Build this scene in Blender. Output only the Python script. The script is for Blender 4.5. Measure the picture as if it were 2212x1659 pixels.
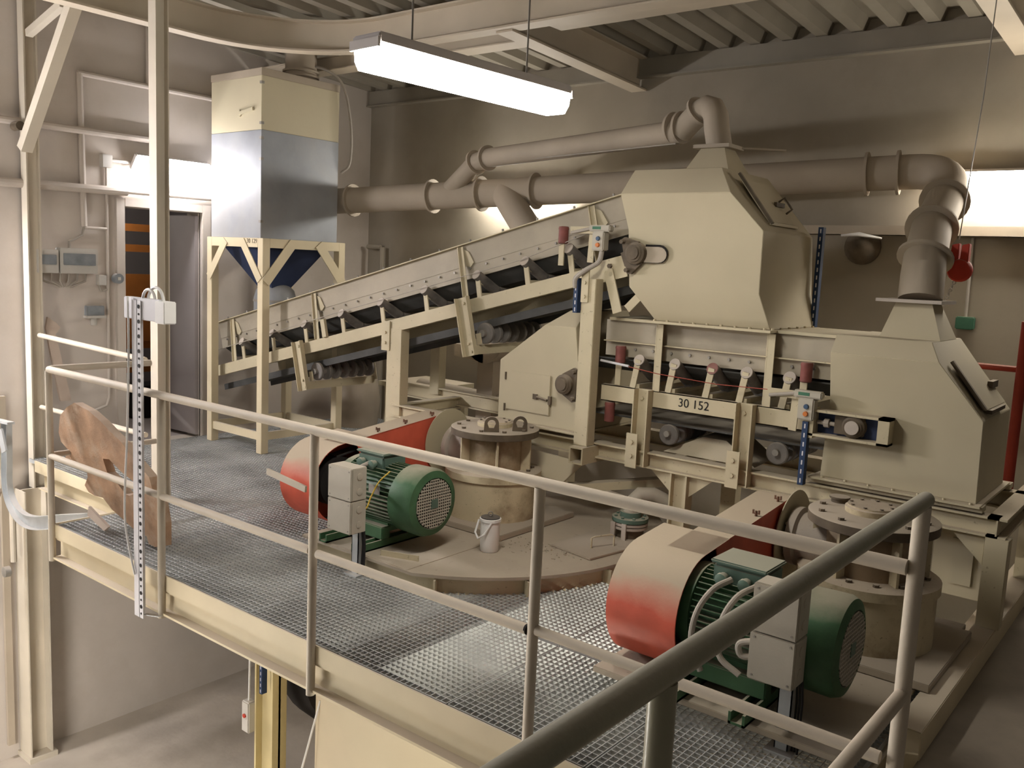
import bpy, bmesh, math, random
from mathutils import Vector, Matrix
random.seed(7)
for o in list(bpy.data.objects): bpy.data.objects.remove(o)
sc = bpy.context.scene
COL = sc.collection
V = Vector

# ------------------------------------------------------------------ camera
yaw, pitch, roll = -0.67136, 0.13203, 0.0463
fwd = V((math.sin(yaw)*math.cos(pitch), math.cos(yaw)*math.cos(pitch), -math.sin(pitch)))
rt = V((math.cos(yaw), -math.sin(yaw), 0)); up = rt.cross(fwd)
r2 = rt*math.cos(roll)+up*math.sin(roll); u2 = -rt*math.sin(roll)+up*math.cos(roll)
cam = bpy.data.cameras.new('camera'); cam.sensor_width = 36; cam.lens = 1929.9/2212*36
cam.clip_start = .05; cam.clip_end = 100
co = bpy.data.objects.new('camera', cam); COL.objects.link(co)
m = Matrix.Identity(4)
for i in range(3):
    m[i][0] = r2[i]; m[i][1] = u2[i]; m[i][2] = -fwd[i]
m[0][3], m[1][3], m[2][3] = 0, 0, 2.0
co.matrix_world = m
sc.camera = co

# ------------------------------------------------------------------ world, exposure
w = bpy.data.worlds.new('world'); sc.world = w; w.use_nodes = True
bg = w.node_tree.nodes['Background']
bg.inputs[0].default_value = (1.0, .90, .78, 1); bg.inputs[1].default_value = .035
sc.view_settings.view_transform = 'Standard'; sc.view_settings.look = 'None'
sc.view_settings.gamma = 1; sc.view_settings.use_curve_mapping = False
sc.view_settings.exposure = 1.45
LAMP_HANG, LAMP_HALL, LAMP_LEFT, LAMP_BACK, LAMP_RIGHT, LAMP_UNDER = 22, 7, 24, 20, 20, 48

# ------------------------------------------------------------------ materials
def _n(nt, t, **k):
    n = nt.nodes.new(t)
    for a, b in k.items(): setattr(n, a, b)
    return n
def paint(name, col, dust=(.36, .30, .235), damt=.75, rough=.62, var=.18, scale=3.0, metal=0.0, bump=.08, dmin=.25, dmax=.85, speck=0.0, blotch=None, bamt=0.0, bscale=1.2):
    """painted or bare surface; settled dust lies where the surface faces up"""
    m = bpy.data.materials.new(name); m.use_nodes = True; nt = m.node_tree; nt.nodes.clear()
    out = _n(nt, 'ShaderNodeOutputMaterial'); p = _n(nt, 'ShaderNodeBsdfPrincipled')
    nt.links.new(p.outputs[0], out.inputs[0])
    tc = _n(nt, 'ShaderNodeTexCoord'); geo = _n(nt, 'ShaderNodeNewGeometry')
    n1 = _n(nt, 'ShaderNodeTexNoise'); n1.inputs['Scale'].default_value = scale; n1.inputs['Detail'].default_value = 6
    n2 = _n(nt, 'ShaderNodeTexNoise'); n2.inputs['Scale'].default_value = scale*14; n2.inputs['Detail'].default_value = 4
    nt.links.new(geo.outputs['Position'], n1.inputs['Vector']); nt.links.new(geo.outputs['Position'], n2.inputs['Vector'])
    mx = _n(nt, 'ShaderNodeMix', data_type='RGBA'); mx.inputs[6].default_value = (*[c*(1-var) for c in col], 1); mx.inputs[7].default_value = (*[min(1, c*(1+var)) for c in col], 1)
    mr0 = _n(nt, 'ShaderNodeMapRange'); mr0.inputs[1].default_value = .3; mr0.inputs[2].default_value = .7
    nt.links.new(n1.outputs['Fac'], mr0.inputs[0]); nt.links.new(mr0.outputs[0], mx.inputs[0])
    cur = mx.outputs[2]
    if blotch:
        n3 = _n(nt, 'ShaderNodeTexNoise'); n3.inputs['Scale'].default_value = bscale; n3.inputs['Detail'].default_value = 8; n3.inputs['Roughness'].default_value = .65
        nt.links.new(geo.outputs['Position'], n3.inputs['Vector'])
        mr3 = _n(nt, 'ShaderNodeMapRange'); mr3.inputs[1].default_value = .48; mr3.inputs[2].default_value = .66; mr3.inputs[4].default_value = bamt
        nt.links.new(n3.outputs['Fac'], mr3.inputs[0])
        b = _n(nt, 'ShaderNodeMix', data_type='RGBA'); b.inputs[7].default_value = (*blotch, 1)
        nt.links.new(mr3.outputs[0], b.inputs[0]); nt.links.new(cur, b.inputs[6]); cur = b.outputs[2]
    if damt > 0:
        sx = _n(nt, 'ShaderNodeSeparateXYZ'); nt.links.new(geo.outputs['Normal'], sx.inputs[0])
        mr = _n(nt, 'ShaderNodeMapRange'); mr.inputs[1].default_value = dmin; mr.inputs[2].default_value = dmax; mr.inputs[4].default_value = damt
        ad = _n(nt, 'ShaderNodeMath', operation='MULTIPLY_ADD'); ad.inputs[1].default_value = .5; 
        sb = _n(nt, 'ShaderNodeMath', operation='SUBTRACT'); sb.inputs[1].default_value = .25
        nt.links.new(n1.outputs['Fac'], ad.inputs[0]); nt.links.new(sx.outputs[2], ad.inputs[2]); nt.links.new(ad.outputs[0], sb.inputs[0]); nt.links.new(sb.outputs[0], mr.inputs[0])
        d = _n(nt, 'ShaderNodeMix', data_type='RGBA'); d.inputs[7].default_value = (*dust, 1)
        nt.links.new(mr.outputs[0], d.inputs[0]); nt.links.new(cur, d.inputs[6]); cur = d.outputs[2]
        rr = _n(nt, 'ShaderNodeMapRange'); rr.inputs[3].default_value = rough; rr.inputs[4].default_value = .95
        nt.links.new(mr.outputs[0], rr.inputs[0]); nt.links.new(rr.outputs[0], p.inputs['Roughness'])
    else:
        p.inputs['Roughness'].default_value = rough
    if speck:
        ms = _n(nt, 'ShaderNodeMapRange'); ms.inputs[1].default_value = .66; ms.inputs[2].default_value = .72; ms.inputs[4].default_value = speck
        nt.links.new(n2.outputs['Fac'], ms.inputs[0])
        s = _n(nt, 'ShaderNodeMix', data_type='RGBA'); s.inputs[7].default_value = (.05, .03, .018, 1)
        nt.links.new(ms.outputs[0], s.inputs[0]); nt.links.new(cur, s.inputs[6]); cur = s.outputs[2]
    nt.links.new(cur, p.inputs['Base Color'])
    p.inputs['Metallic'].default_value = metal
    p.inputs['Specular IOR Level'].default_value = .35
    if bump:
        bp = _n(nt, 'ShaderNodeBump'); bp.inputs['Strength'].default_value = bump; bp.inputs['Distance'].default_value = .01
        nt.links.new(n2.outputs['Fac'], bp.inputs['Height']); nt.links.new(bp.outputs[0], p.inputs['Normal'])
    return m
def glow(name, col, strength):
    m = bpy.data.materials.new(name); m.use_nodes = True; nt = m.node_tree; nt.nodes.clear()
    out = _n(nt, 'ShaderNodeOutputMaterial'); e = _n(nt, 'ShaderNodeEmission')
    e.inputs[0].default_value = (*col, 1); e.inputs[1].default_value = strength
    nt.links.new(e.outputs[0], out.inputs[0]); return m
CREAM = (.52, .455, .31)
M = {
 'cream': paint('cream_machine_paint', CREAM, var=.08, damt=.8, dust=(.44, .375, .29), speck=.35),
 'creamh': paint('cream_hood_paint', (.50, .44, .305), var=.07, damt=.45, dust=(.46, .40, .31), scale=1.6, dmin=.3, dmax=1.1),
 'rail': paint('cream_rail_paint', (.52, .46, .37), var=.10, damt=.7, dust=(.43, .36, .285), scale=5, rough=.55),
 'forerail': paint('worn_rail_paint', (.31, .295, .215), var=.10, damt=.55, dust=(.31, .27, .21), scale=4, rough=.32, blotch=(.20, .24, .18), bamt=.5, bscale=1.5),
 'beam': paint('cream_beam_paint', (.64, .55, .375), var=.07, damt=.7, dust=(.42, .36, .30), scale=2.5),
 'column': paint('column_paint', (.58, .52, .42), var=.07, damt=.6, scale=2.5),
 'roofsteel': paint('roof_steel_paint', (.50, .43, .33), var=.08, damt=.3, scale=2),
 'deck': paint('roof_deck_sheet', (.27, .24, .19), var=.12, damt=0, scale=2),
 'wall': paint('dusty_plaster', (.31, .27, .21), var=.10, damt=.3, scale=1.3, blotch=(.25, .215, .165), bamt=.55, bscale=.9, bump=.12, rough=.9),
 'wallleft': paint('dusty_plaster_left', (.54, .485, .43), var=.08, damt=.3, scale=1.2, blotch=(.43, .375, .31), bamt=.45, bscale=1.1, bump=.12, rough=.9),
 'concrete': paint('dusty_concrete', (.36, .31, .255), var=.14, damt=0, scale=1.5, blotch=(.25, .215, .18), bamt=.6, bscale=1.0, bump=.2, rough=.95),
 'grate': paint('galvanised_grating', (.42, .43, .425), var=.25, damt=.3, dust=(.36, .34, .31), metal=.2, rough=.5, scale=2),
 'landing': paint('dark_dusty_concrete', (.22, .185, .145), var=.18, damt=0, scale=1.5, blotch=(.15, .125, .10), bamt=.6, bscale=1.3, bump=.2, rough=.95),
 'galv': paint('galvanised_steel', (.48, .50, .51), var=.14, damt=.5, metal=.5, rough=.45, scale=6),
 'duct': paint('dusty_duct', (.40, .34, .265), var=.08, damt=.7, dust=(.33, .28, .225), scale=2.5, rough=.75),
 'red': paint('red_guard_paint', (.58, .105, .06), var=.18, damt=1.0, dust=(.44, .36, .265), scale=5, dmin=.12, dmax=.62, rough=.5),
 'green': paint('green_motor_paint', (.05, .118, .055), var=.2, damt=.85, dust=(.34, .30, .225), scale=7, dmin=.62, dmax=1.0, rough=.5),
 'greendk': paint('green_box_paint', (.10, .16, .125), var=.15, damt=.8, dust=(.38, .35, .27), scale=7, dmin=.3, dmax=.9, rough=.5),
 'greybox': paint('zinc_box_sheet', (.30, .315, .34), var=.16, damt=.3, rough=.55, scale=2.2, metal=.15, blotch=(.36, .35, .33), bamt=.5),
 'creambox': paint('cream_box_sheet', (.53, .475, .335), var=.05, damt=.3, scale=1.5),
 'bluecone': paint('dark_blue_hopper', (.035, .05, .11), var=.2, damt=.5, scale=3),
 'blue': paint('blue_cable_duct', (.02, .042, .10), var=.15, damt=.7, dust=(.30, .27, .23), scale=8),
 'belt': paint('rubber_belt', (.065, .064, .060), var=.35, damt=.85, dust=(.24, .21, .17), scale=4, rough=.8),
 'rubber': paint('black_rubber', (.02, .018, .018), var=.3, damt=.5, dust=(.20, .17, .14), scale=5, rough=.8),
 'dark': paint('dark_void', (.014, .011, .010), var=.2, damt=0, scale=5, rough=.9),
 'roller': paint('dusty_roller', (.15, .135, .12), var=.35, damt=.9, dust=(.36, .31, .25), scale=9, rough=.6),
 'disc': paint('dusty_rubber_disc', (.19, .175, .16), var=.25, damt=.7, dust=(.32, .28, .23), scale=8, rough=.8),
 'redroll': paint('red_guide_roller', (.20, .065, .055), var=.2, damt=.8, dust=(.34, .26, .21), scale=14),
 'bronze': paint('dust_caked_casting', (.11, .084, .056), var=.3, damt=.9, dust=(.40, .34, .27), scale=9, rough=.7),
 'pinkwhite': paint('pale_casting', (.44, .385, .33), var=.1, damt=.6, scale=9, speck=.4),
 'stainedneck': paint('brown_stained_casting', (.27, .19, .115), var=.2, damt=.6, scale=6, blotch=(.50, .43, .29), bamt=.8, bscale=2.2, speck=.4),
 'stained': paint('stained_cream_casting', (.56, .48, .32), var=.08, damt=.85, dust=(.40, .33, .26), scale=5, blotch=(.20, .135, .08), bamt=.75, bscale=2.6, speck=.5),
 'steel': paint('bare_steel', (.30, .28, .25), var=.2, damt=.5, metal=.4, scale=10, rough=.5),
 'rust': paint('rusty_bolt', (.13, .06, .035), var=.3, damt=.3, scale=20),
 'white': paint('white_plastic', (.78, .77, .75), var=.04, damt=.25, scale=6, rough=.45),
 'whiteduct': paint('white_trunking', (.62, .61, .63), var=.05, damt=.4, dust=(.5, .46, .43), scale=6, rough=.5),
 'greyplastic': paint('grey_plastic_box', (.43, .395, .325), var=.06, damt=.6, dust=(.45, .39, .31), scale=7, rough=.6),
 'panelgrey': paint('distribution_box', (.52, .50, .46), var=.05, damt=.6, scale=7),
 'panelglass': paint('smoked_cover', (.22, .24, .26), var=.2, damt=.5, scale=10, rough=.3),
 'wood': paint('weathered_brown_board', (.35, .22, .135), var=.35, damt=.6, dust=(.46, .37, .30), scale=6, blotch=(.44, .34, .25), bamt=.9, bscale=4.0, rough=.85, bump=.3),
 'orange': paint('orange_rack', (.55, .19, .04), var=.1, damt=.2, scale=5),
 'purplegrey': paint('grey_door_paint', (.33, .295, .29), var=.06, damt=.2, scale=2),
 'yellow': paint('yellow_cable', (.62, .42, .05), var=.1, damt=.3, scale=10),
 'yellowpost': paint('yellow_post_paint', (.60, .51, .28), var=.1, damt=.4, scale=3),
 'redpipe': paint('red_pipe_paint', (.30, .035, .02), var=.15, damt=.4, scale=6),
 'redhoist': paint('red_hoist_paint', (.50, .045, .025), var=.1, damt=.3, scale=8),
 'greenpipe': paint('green_pipe_paint', (.06, .30, .15), var=.1, damt=.3, scale=6),
 'greensock': paint('green_socket', (.05, .15, .09), var=.15, damt=.5, scale=9),
 'cable': paint('dusty_cable', (.36, .325, .28), var=.1, damt=.5, scale=9),
 'tank': paint('cream_tank_paint', (.60, .52, .37), var=.06, damt=.3, scale=1.5),
 'lidplate': paint('dusty_plate', (.38, .325, .255), var=.10, damt=.3, scale=2.2, blotch=(.50, .44, .34), bamt=.35, bscale=2.0, speck=.25, rough=.9),
 'skirt': paint('dusty_skirt_sheet', (.37, .325, .25), var=.1, damt=.5, scale=3, blotch=(.31, .27, .21), bamt=.6, bscale=2),
 'ink': paint('black_ink', (.012, .011, .010), damt=0, rough=.8),
 'lampbody': paint('lamp_housing', (.62, .58, .56), var=.05, damt=.4, scale=5),
 'btnblue': paint('blue_button', (.05, .09, .16), damt=.2, rough=.4),
 'btnorange': paint('orange_button', (.55, .17, .04), damt=.2, rough=.4),
 'cardboard': paint('beige_board', (.50, .41, .34), var=.08, damt=.5, scale=4),
}
DAY = (1.0, .95, .86)
M['glow_hang'] = glow('lamp_glow_hanging', DAY, LAMP_HANG); M['glow_left'] = glow('lamp_glow_left', (1, .965, .98), LAMP_LEFT); M['glow_hall'] = glow('lamp_glow_hall', (1, .96, .96), LAMP_HALL)
M['glow_back'] = glow('lamp_glow_back', DAY, LAMP_BACK); M['glow_right'] = glow('lamp_glow_right', (1.0, .92, .80), LAMP_RIGHT)
M['glow_far'] = glow('lamp_glow_far', (1, .97, .99), 105); M['glow_low'] = glow('lamp_glow_low', (1, .95, .88), 40)
M['glow_fill'] = glow('fill_glow_deep', (1, .95, .88), 75); M['glow_side'] = glow('lamp_glow_side', DAY, 9)
M['glow_under'] = glow('lamp_glow_under', (1, .94, .80), LAMP_UNDER)

# ------------------------------------------------------------------ mesh helpers
ORG = {}
class MB:
    def __init__(s): s.v = []; s.f = []
    def add(s, vs, fs):
        b = len(s.v); s.v += [V(p) for p in vs]; s.f += [tuple(i+b for i in q) for q in fs]; return s
    def box(s, x0, x1, y0, y1, z0, z1):
        if x0 > x1: x0, x1 = x1, x0
        if y0 > y1: y0, y1 = y1, y0
        if z0 > z1: z0, z1 = z1, z0
        return s.add([(x0,y0,z0),(x1,y0,z0),(x1,y1,z0),(x0,y1,z0),(x0,y0,z1),(x1,y0,z1),(x1,y1,z1),(x0,y1,z1)],
                     [(0,3,2,1),(4,5,6,7),(0,1,5,4),(1,2,6,5),(2,3,7,6),(3,0,4,7)])
    def bar(s, p, q, w, h, upv=(0,0,1)):
        p, q = V(p), V(q); d = (q-p).normalized(); u = V(upv); side = d.cross(u)
        if side.length < 1e-4: side = d.cross(V((1,0,0)))
        side.normalize(); u = side.cross(d).normalized(); a = side*w/2; b = u*h/2
        vs = [p-a-b, p+a-b, p+a+b, p-a+b, q-a-b, q+a-b, q+a+b, q-a+b]
        return s.add(vs, [(0,3,2,1),(4,5,6,7),(0,1,5,4),(1,2,6,5),(2,3,7,6),(3,0,4,7)][::1])
    def ring(s, c, n, r, k, ph=0):
        n = V(n).normalized(); a = n.cross(V((0,0,1)))
        if a.length < 1e-3: a = n.cross(V((1,0,0)))
        a.normalize(); b = n.cross(a)
        return [V(c)+a*r*math.cos(ph+2*math.pi*i/k)+b*r*math.sin(ph+2*math.pi*i/k) for i in range(k)]
    def cyl(s, p, q, r, k=20, r2=None, caps=True):
        return s.lathe([(r, 0), (r if r2 is None else r2, (V(q)-V(p)).length)], p, V(q)-V(p), k, caps)
    def lathe(s, prof, p, axis, k=24, caps=True):
        ax = V(axis).normalized(); p = V(p); b0 = len(s.v)
        for r, h in prof: s.v += s.ring(p+ax*h, ax, max(r, 1e-4), k)
        for j in range(len(prof)-1):
            for i in range(k):
                a = b0+j*k+i; b = b0+j*k+(i+1) % k; s.f.append((a, b, b+k, a+k))
        if caps:
            s.f.append(tuple(b0+i for i in range(k))[::-1]); e = b0+(len(prof)-1)*k; s.f.append(tuple(e+i for i in range(k)))
        return s
    def tube(s, path, r, k=10, caps=True):
        path = [V(p) for p in path]; b0 = len(s.v); n = len(path); ref = None
        for j in range(n):
            t = (path[min(j+1, n-1)]-path[max(j-1, 0)]).normalized()
            if ref is None:
                ref = t.cross(V((0,0,1)))
                if ref.length < 1e-3: ref = t.cross(V((1,0,0)))
            ref = (ref-t*ref.dot(t)).normalized(); b = t.cross(ref)
            for i in range(k):
                a = 2*math.pi*i/k; s.v.append(path[j]+(ref*math.cos(a)+b*math.sin(a))*r)
        for j in range(n-1):
            for i in range(k):
                a = b0+j*k+i; b = b0+j*k+(i+1) % k; s.f.append((a, b, b+k, a+k))
        if caps:
            s.f.append(tuple(b0+i for i in range(k))[::-1]); e = b0+(n-1)*k; s.f.append(tuple(e+i for i in range(k)))
        return s
    def prism(s, pts, off):
        k = len(pts); off = V(off); pts = [V(p) for p in pts]
        return s.add(pts+[p+off for p in pts], [tuple(range(k))[::-1], tuple(range(k, 2*k))]+[(i, (i+1) % k, (i+1) % k+k, i+k) for i in range(k)])
    def loft(s, rings, caps=True):
        b0 = len(s.v); k = len(rings[0])
        for r in rings: s.v += [V(p) for p in r]
        for j in range(len(rings)-1):
            for i in range(k):
                a = b0+j*k+i; b = b0+j*k+(i+1) % k; s.f.append((a, b, b+k, a+k))
        if caps:
            s.f.append(tuple(b0+i for i in range(k))[::-1]); e = b0+(len(rings)-1)*k; s.f.append(tuple(e+i for i in range(k)))
        return s
    def levels(s, lv, caps=True):
        """stack of rectangles (z, x0, x1, y0, y1)"""
        return s.loft([[(x0,y0,z),(x1,y0,z),(x1,y1,z),(x0,y1,z)] for z, x0, x1, y0, y1 in lv], caps)
    def ibeam(s, p, q, w, h, tf=.012, tw=.008, upv=(0,0,1)):
        """I section, p-q is the line at the middle of the web"""
        p, q = V(p), V(q); d = (q-p).normalized(); u = V(upv); sd = d.cross(u).normalized(); u = sd.cross(d)
        o = u*(h/2-tf/2)
        s.bar(p+o, q+o, w, tf, upv); s.bar(p-o, q-o, w, tf, upv); s.bar(p, q, tw, h-2*tf, upv); return s
    def bolt(s, c, n, r=.012, h=.012):
        return s.lathe([(r, 0), (r, h)], c, n, 6)
    def build(s, name, mat, parent=None, smooth=True, bevel=0, kind=None, label=None):
        me = bpy.data.meshes.new(name)
        o0 = ORG[parent] if parent else V((0,0,0))
        me.from_pydata([tuple(p-o0) for p in s.v], [], s.f)
        bm = bmesh.new(); bm.from_mesh(me); bmesh.ops.recalc_face_normals(bm, faces=bm.faces)
        if bevel: bmesh.ops.bevel(bm, geom=[e for e in bm.edges if e.is_manifold and e.calc_face_angle(0) > .5], offset=bevel, segments=2, affect='EDGES', clamp_overlap=True)
        bm.to_mesh(me); bm.free()
        if smooth:
            me.polygons.foreach_set('use_smooth', [True]*len(me.polygons)); me.set_sharp_from_angle(angle=math.radians(35))
        me.materials.append(M[mat] if isinstance(mat, str) else mat)
        ob = bpy.data.objects.new(name, me); COL.objects.link(ob)
        if parent: ob.parent = parent
        ORG[ob] = o0.copy()
        if kind: ob['kind'] = kind
        if label: ob['label'] = label
        return ob
def tag(o, label, cat, group=None):
    o['label'] = label; o['category'] = cat
    if group: o['group'] = group
    return o
def thing(name, label, cat, loc=(0,0,0), group=None):
    o = bpy.data.objects.new(name, None); COL.objects.link(o); o.location = loc; o.empty_display_size = .1
    ORG[o] = V(loc); return tag(o, label, cat, group)
def struct(o): o['kind'] = 'structure'; return o
def copy_tree(o, off=None, parent=None, label=None):
    c = o.copy(); COL.objects.link(c); c.parent = parent
    if off is not None: c.location = o.location+V(off)
    ORG[c] = ORG[o]+V(off or (0,0,0))
    if label: c['label'] = label
    for ch in list(o.children): copy_tree(ch, None, c)
    return c
def text_mesh(body, size, mat, parent, loc, rot, name='number_marking'):
    cu = bpy.data.curves.new(name, 'FONT'); cu.body = body; cu.size = size; cu.align_x = 'CENTER'; cu.align_y = 'CENTER'; cu.extrude = .0006
    t = bpy.data.objects.new(name, cu); COL.objects.link(t)
    me = bpy.data.meshes.new_from_object(t); bpy.data.objects.remove(t)
    me.materials.append(M[mat]); ob = bpy.data.objects.new(name, me); COL.objects.link(ob)
    ob.parent = parent; ob.location = V(loc)-ORG[parent]; ob.rotation_euler = rot; ORG[ob] = ORG[parent]; return ob
def cr(pts, n=6):
    p = [V(q) for q in pts]; p = [p[0]*2-p[1]]+p+[p[-1]*2-p[-2]]; out = []
    for i in range(1, len(p)-2):
        for k in range(n):
            u = k/n; out.append(.5*((2*p[i])+(p[i+1]-p[i-1])*u+(2*p[i-1]-5*p[i]+4*p[i+1]-p[i+2])*u*u+(3*p[i]-p[i-1]-3*p[i+1]+p[i+2])*u**3))
    return out+[p[-2]]
def arc(c, a, b, r, t0, t1, n=10):
    c, a, b = V(c), V(a), V(b)
    return [c+a*r*math.cos(t0+(t1-t0)*i/n)+b*r*math.sin(t0+(t1-t0)*i/n) for i in range(n+1)]

XW, YB, ZF = -8.7, 7.86, -2.95     # left wall, back wall, lower floor
def roofz(y): return 4.06+.055*(YB-y)

# ------------------------------------------------------------------ setting
struct(MB().box(-14, 3.5, -2.5, YB+.3, ZF-.2, ZF).build('floor', 'concrete'))
# back wall
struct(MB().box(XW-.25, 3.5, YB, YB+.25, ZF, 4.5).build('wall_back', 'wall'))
# left wall with the door opening (y 4.62..5.46, z -.04..2.40)
D0, D1, DZ0, DZ1 = 4.60, 5.46, -.04, 2.40
wl = MB(); wl.box(XW-.25, XW, -2.5, D0, ZF, 4.6); wl.box(XW-.25, XW, D1, YB, ZF, 4.6)
wl.box(XW-.25, XW, D0, D1, DZ1, 4.6); wl.box(XW-.25, XW, D0, D1, ZF, DZ0)
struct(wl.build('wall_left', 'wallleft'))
# room behind the door
for nm_, bx_ in (('wall_room_back', (XW-3.3, XW-3.2, 3.2, 7, -.1, 2.9)), ('floor_room', (XW-3.3, XW-.25, 3.2, 7, -.14, -.045)), ('wall_room_near', (XW-3.3, XW-.25, 3.1, 3.2, -.1, 3)), ('wall_room_far', (XW-3.3, XW-.25, 7, 7.1, -.1, 3)), ('ceiling_room', (XW-3.3, XW-.25, 3.2, 7, 2.9, 3))):
    struct(MB().box(*bx_).build(nm_, 'purplegrey'))
# concrete landing at the right
struct(MB().box(-.82, 3.5, -2.5, YB, -.25, -.03).build('floor_landing', 'landing'))
# corrugated roof deck: ribs run along y
def deck():
    mb = MB(); pitch_ = .30; x = XW; prof = []
    while x < 3.0:
        prof += [(x, 0), (x+.05, 0), (x+.085, .10), (x+.215, .10), (x+.25, 0)]; x += pitch_
    prof.append((x, 0))
    y0, y1 = -2.5, YB; r0 = []; r1 = []
    for px, dz in prof: r0.append((px, y0, roofz(y0)+dz)); r1.append((px, y1, roofz(y1)+dz))
    n = len(prof); mb.add(r0+r1, [(i, i+1, i+1+n, i+n) for i in range(n-1)])
    t = [(p[0], p[1], roofz(p[1])+.16) for p in (r0[0], r0[-1], r1[-1], r1[0])]; mb.add(t, [(0,1,2,3)])
    return mb
struct(deck().build('ceiling', 'deck', smooth=False))
# eave trim along the back wall
e = MB(); e.box(XW, 3, YB-.05, YB, 3.88, 4.06); e.box(XW, 3, YB-.09, YB, 3.87, 3.885)
struct(e.build('trim_1', 'deck'))
# door: frame, leaf swung inwards
dr = bpy.data.objects.new('door_1', None); COL.objects.link(dr); dr.location = (XW, D1, 0); ORG[dr] = V(dr.location); struct(dr)
fr = MB(); fr.box(XW-.02, XW+.05, D0-.09, D0, DZ0, DZ1+.08); fr.box(XW-.02, XW+.05, D1, D1+.10, DZ0, DZ1+.08); fr.box(XW-.02, XW+.05, D0, D1, DZ1, DZ1+.08)
fr.build('door_frame', 'wallleft', dr, bevel=.004)
lf = MB(); a = math.radians(87); hx, hy = XW-.03, D1-.02
dx, dy = -math.sin(a)*.82, -math.cos(a)*.82
lf.bar((hx, hy, 1.18), (hx+dx, hy+dy, 1.18), .045, 2.38); leaf = lf.build('door_leaf', 'purplegrey', dr, bevel=.004)
MB().tube([(hx+dx*.9+.03, hy+dy*.9-.05, 1.05), (hx+dx*.9+.09, hy+dy*.9-.05, 1.05), (hx+dx*.72+.09, hy+dy*.72-.05, 1.05)], .011).build('door_handle', 'steel', leaf)

# ------------------------------------------------------------------ roof steel
t = thing('monorail_beam', 'curved cream overhead rail beam sweeping under the roof behind the hanging lamp', 'beam', (-6.2, 5.7, 3.85))
path = [V((-7.36, y, 4.0)) for y in (-2.4, 1.5, 3.4)]+arc((-6.2, 4.57, 4.0), (-1,0,0), (0,1,0), 1.16, 0, math.pi/2, 14)+[V((x, 5.73, 4.0)) for x in (-5.4, -3, 0, 3)]
def sweep_rect(path, w, h):
    rings = []
    for j, p in enumerate(path):
        d = (path[min(j+1, len(path)-1)]-path[max(j-1, 0)]).normalized(); s = d.cross(V((0,0,1))).normalized()
        rings.append([p-s*w/2-V((0,0,h/2)), p+s*w/2-V((0,0,h/2)), p+s*w/2+V((0,0,h/2)), p-s*w/2+V((0,0,h/2))])
    return MB().loft(rings)
up_ = V((0,0,1))
sweep_rect([p-up_*.13 for p in path], .15, .016).build('lower_flange', 'roofsteel', t)
sweep_rect([p+up_*.13 for p in path], .15, .016).build('upper_flange', 'roofsteel', t)
sweep_rect(path, .01, .25).build('web', 'roofsteel', t)
def rafter(x, label, y0=5.73):
    t = thing('roof_rafter', label, 'beam', (x, 4, 3.9), 'roof rafters')
    dz = .045
    for nm, w, h, zo in (('lower_flange', .17, .016, -.15), ('upper_flange', .17, .016, .15), ('web', .01, .285, 0)):
        MB().bar((x, y0, 3.91+zo+dz*(YB-y0)), (x, YB-.02, 3.91+zo), w, h).build(nm, 'roofsteel', t)
rafter(-4.80, 'cream roof rafter running from the curved rail beam to the back wall')
rafter(-1.42, 'cream roof rafter cutting the top right corner of the picture', 2.0)
def purlin(x0, x1, y, z, label):
    t = thing('roof_purlin', label, 'beam', ((x0+x1)/2, y, z), 'roof purlins')
    for nm, a in (('lower_flange', (.20, .012, -.07)), ('upper_flange', (.12, .012, .07))):
        MB().bar((x0, y, z+a[2]), (x1, y, z+a[2]), a[0], a[1]).build(nm, 'roofsteel', t)
    MB().bar((x0, y-.03, z), (x1, y-.03, z), .012, .14).build('web', 'roofsteel', t)
purlin(XW, -4.88, 6.3, 3.98, 'thin roof purlin between the filter stack and the rafter, behind the hanging lamp')
purlin(-4.55, 3, 6.06, 4.0, 'pale double-edged roof purlin right of the rafter above the upper hood')
# ------------------------------------------------------------------ columns
t = thing('steel_column', 'cream steel column rising from the platform to the roof beside the perforated strut', 'column', (-6.52, 3.75, 0))
MB().box(-6.57, -6.465, 3.69, 3.70, -.25, 4.2).build('flange', 'column', t); MB().box(-6.57, -6.465, 3.785, 3.795, -.25, 4.2).build('flange', 'column', t)
MB().box(-6.523, -6.513, 3.70, 3.785, -.25, 4.2).build('web', 'column', t)
t = thing('steel_column', 'cream steel column standing on the lower floor against the left wall', 'column', (-8.58, 3.66, ZF))
MB().box(-8.69, -8.45, 3.50, 3.515, ZF, -.28).build('lower_flange', 'column', t, bevel=.003); MB().box(-8.69, -8.45, 3.69, 3.705, ZF, -.28).build('lower_flange', 'column', t)
MB().box(-8.58, -8.56, 3.515, 3.69, ZF, -.28).build('lower_web', 'column', t)
MB().box(-8.66, -8.55, 3.63, 3.642, -.28, 4.2).build('flange', 'column', t); MB().box(-8.66, -8.55, 3.738, 3.75, -.28, 4.2).build('flange', 'column', t)
MB().box(-8.612, -8.598, 3.642, 3.738, -.28, 4.2).build('web', 'column', t)
MB().box(-8.70, -8.43, 3.48, 3.74, ZF, ZF+.05).build('base_plate', 'column', t)
t = thing('diagonal_brace', 'cream diagonal brace climbing from the left column to the roof rail', 'brace', (-8.4, 3.6, 2.85))
MB().bar((-8.50, 3.60, 2.82), (-7.62, 3.66, 4.0), .10, .09).build('brace_tube', 'column', t); MB().cyl((-8.62, 3.57, 3.02), (-8.5, 3.57, 3.02), .04, 12).build('end_bracket', 'bronze', t)
tag(MB().bar((-8.55, 3.68, 3.83), (-7.9, 3.68, 3.99), .06, .06).build('short_brace', 'column'), 'short thin brace at the very top of the left column', 'brace')

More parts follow.
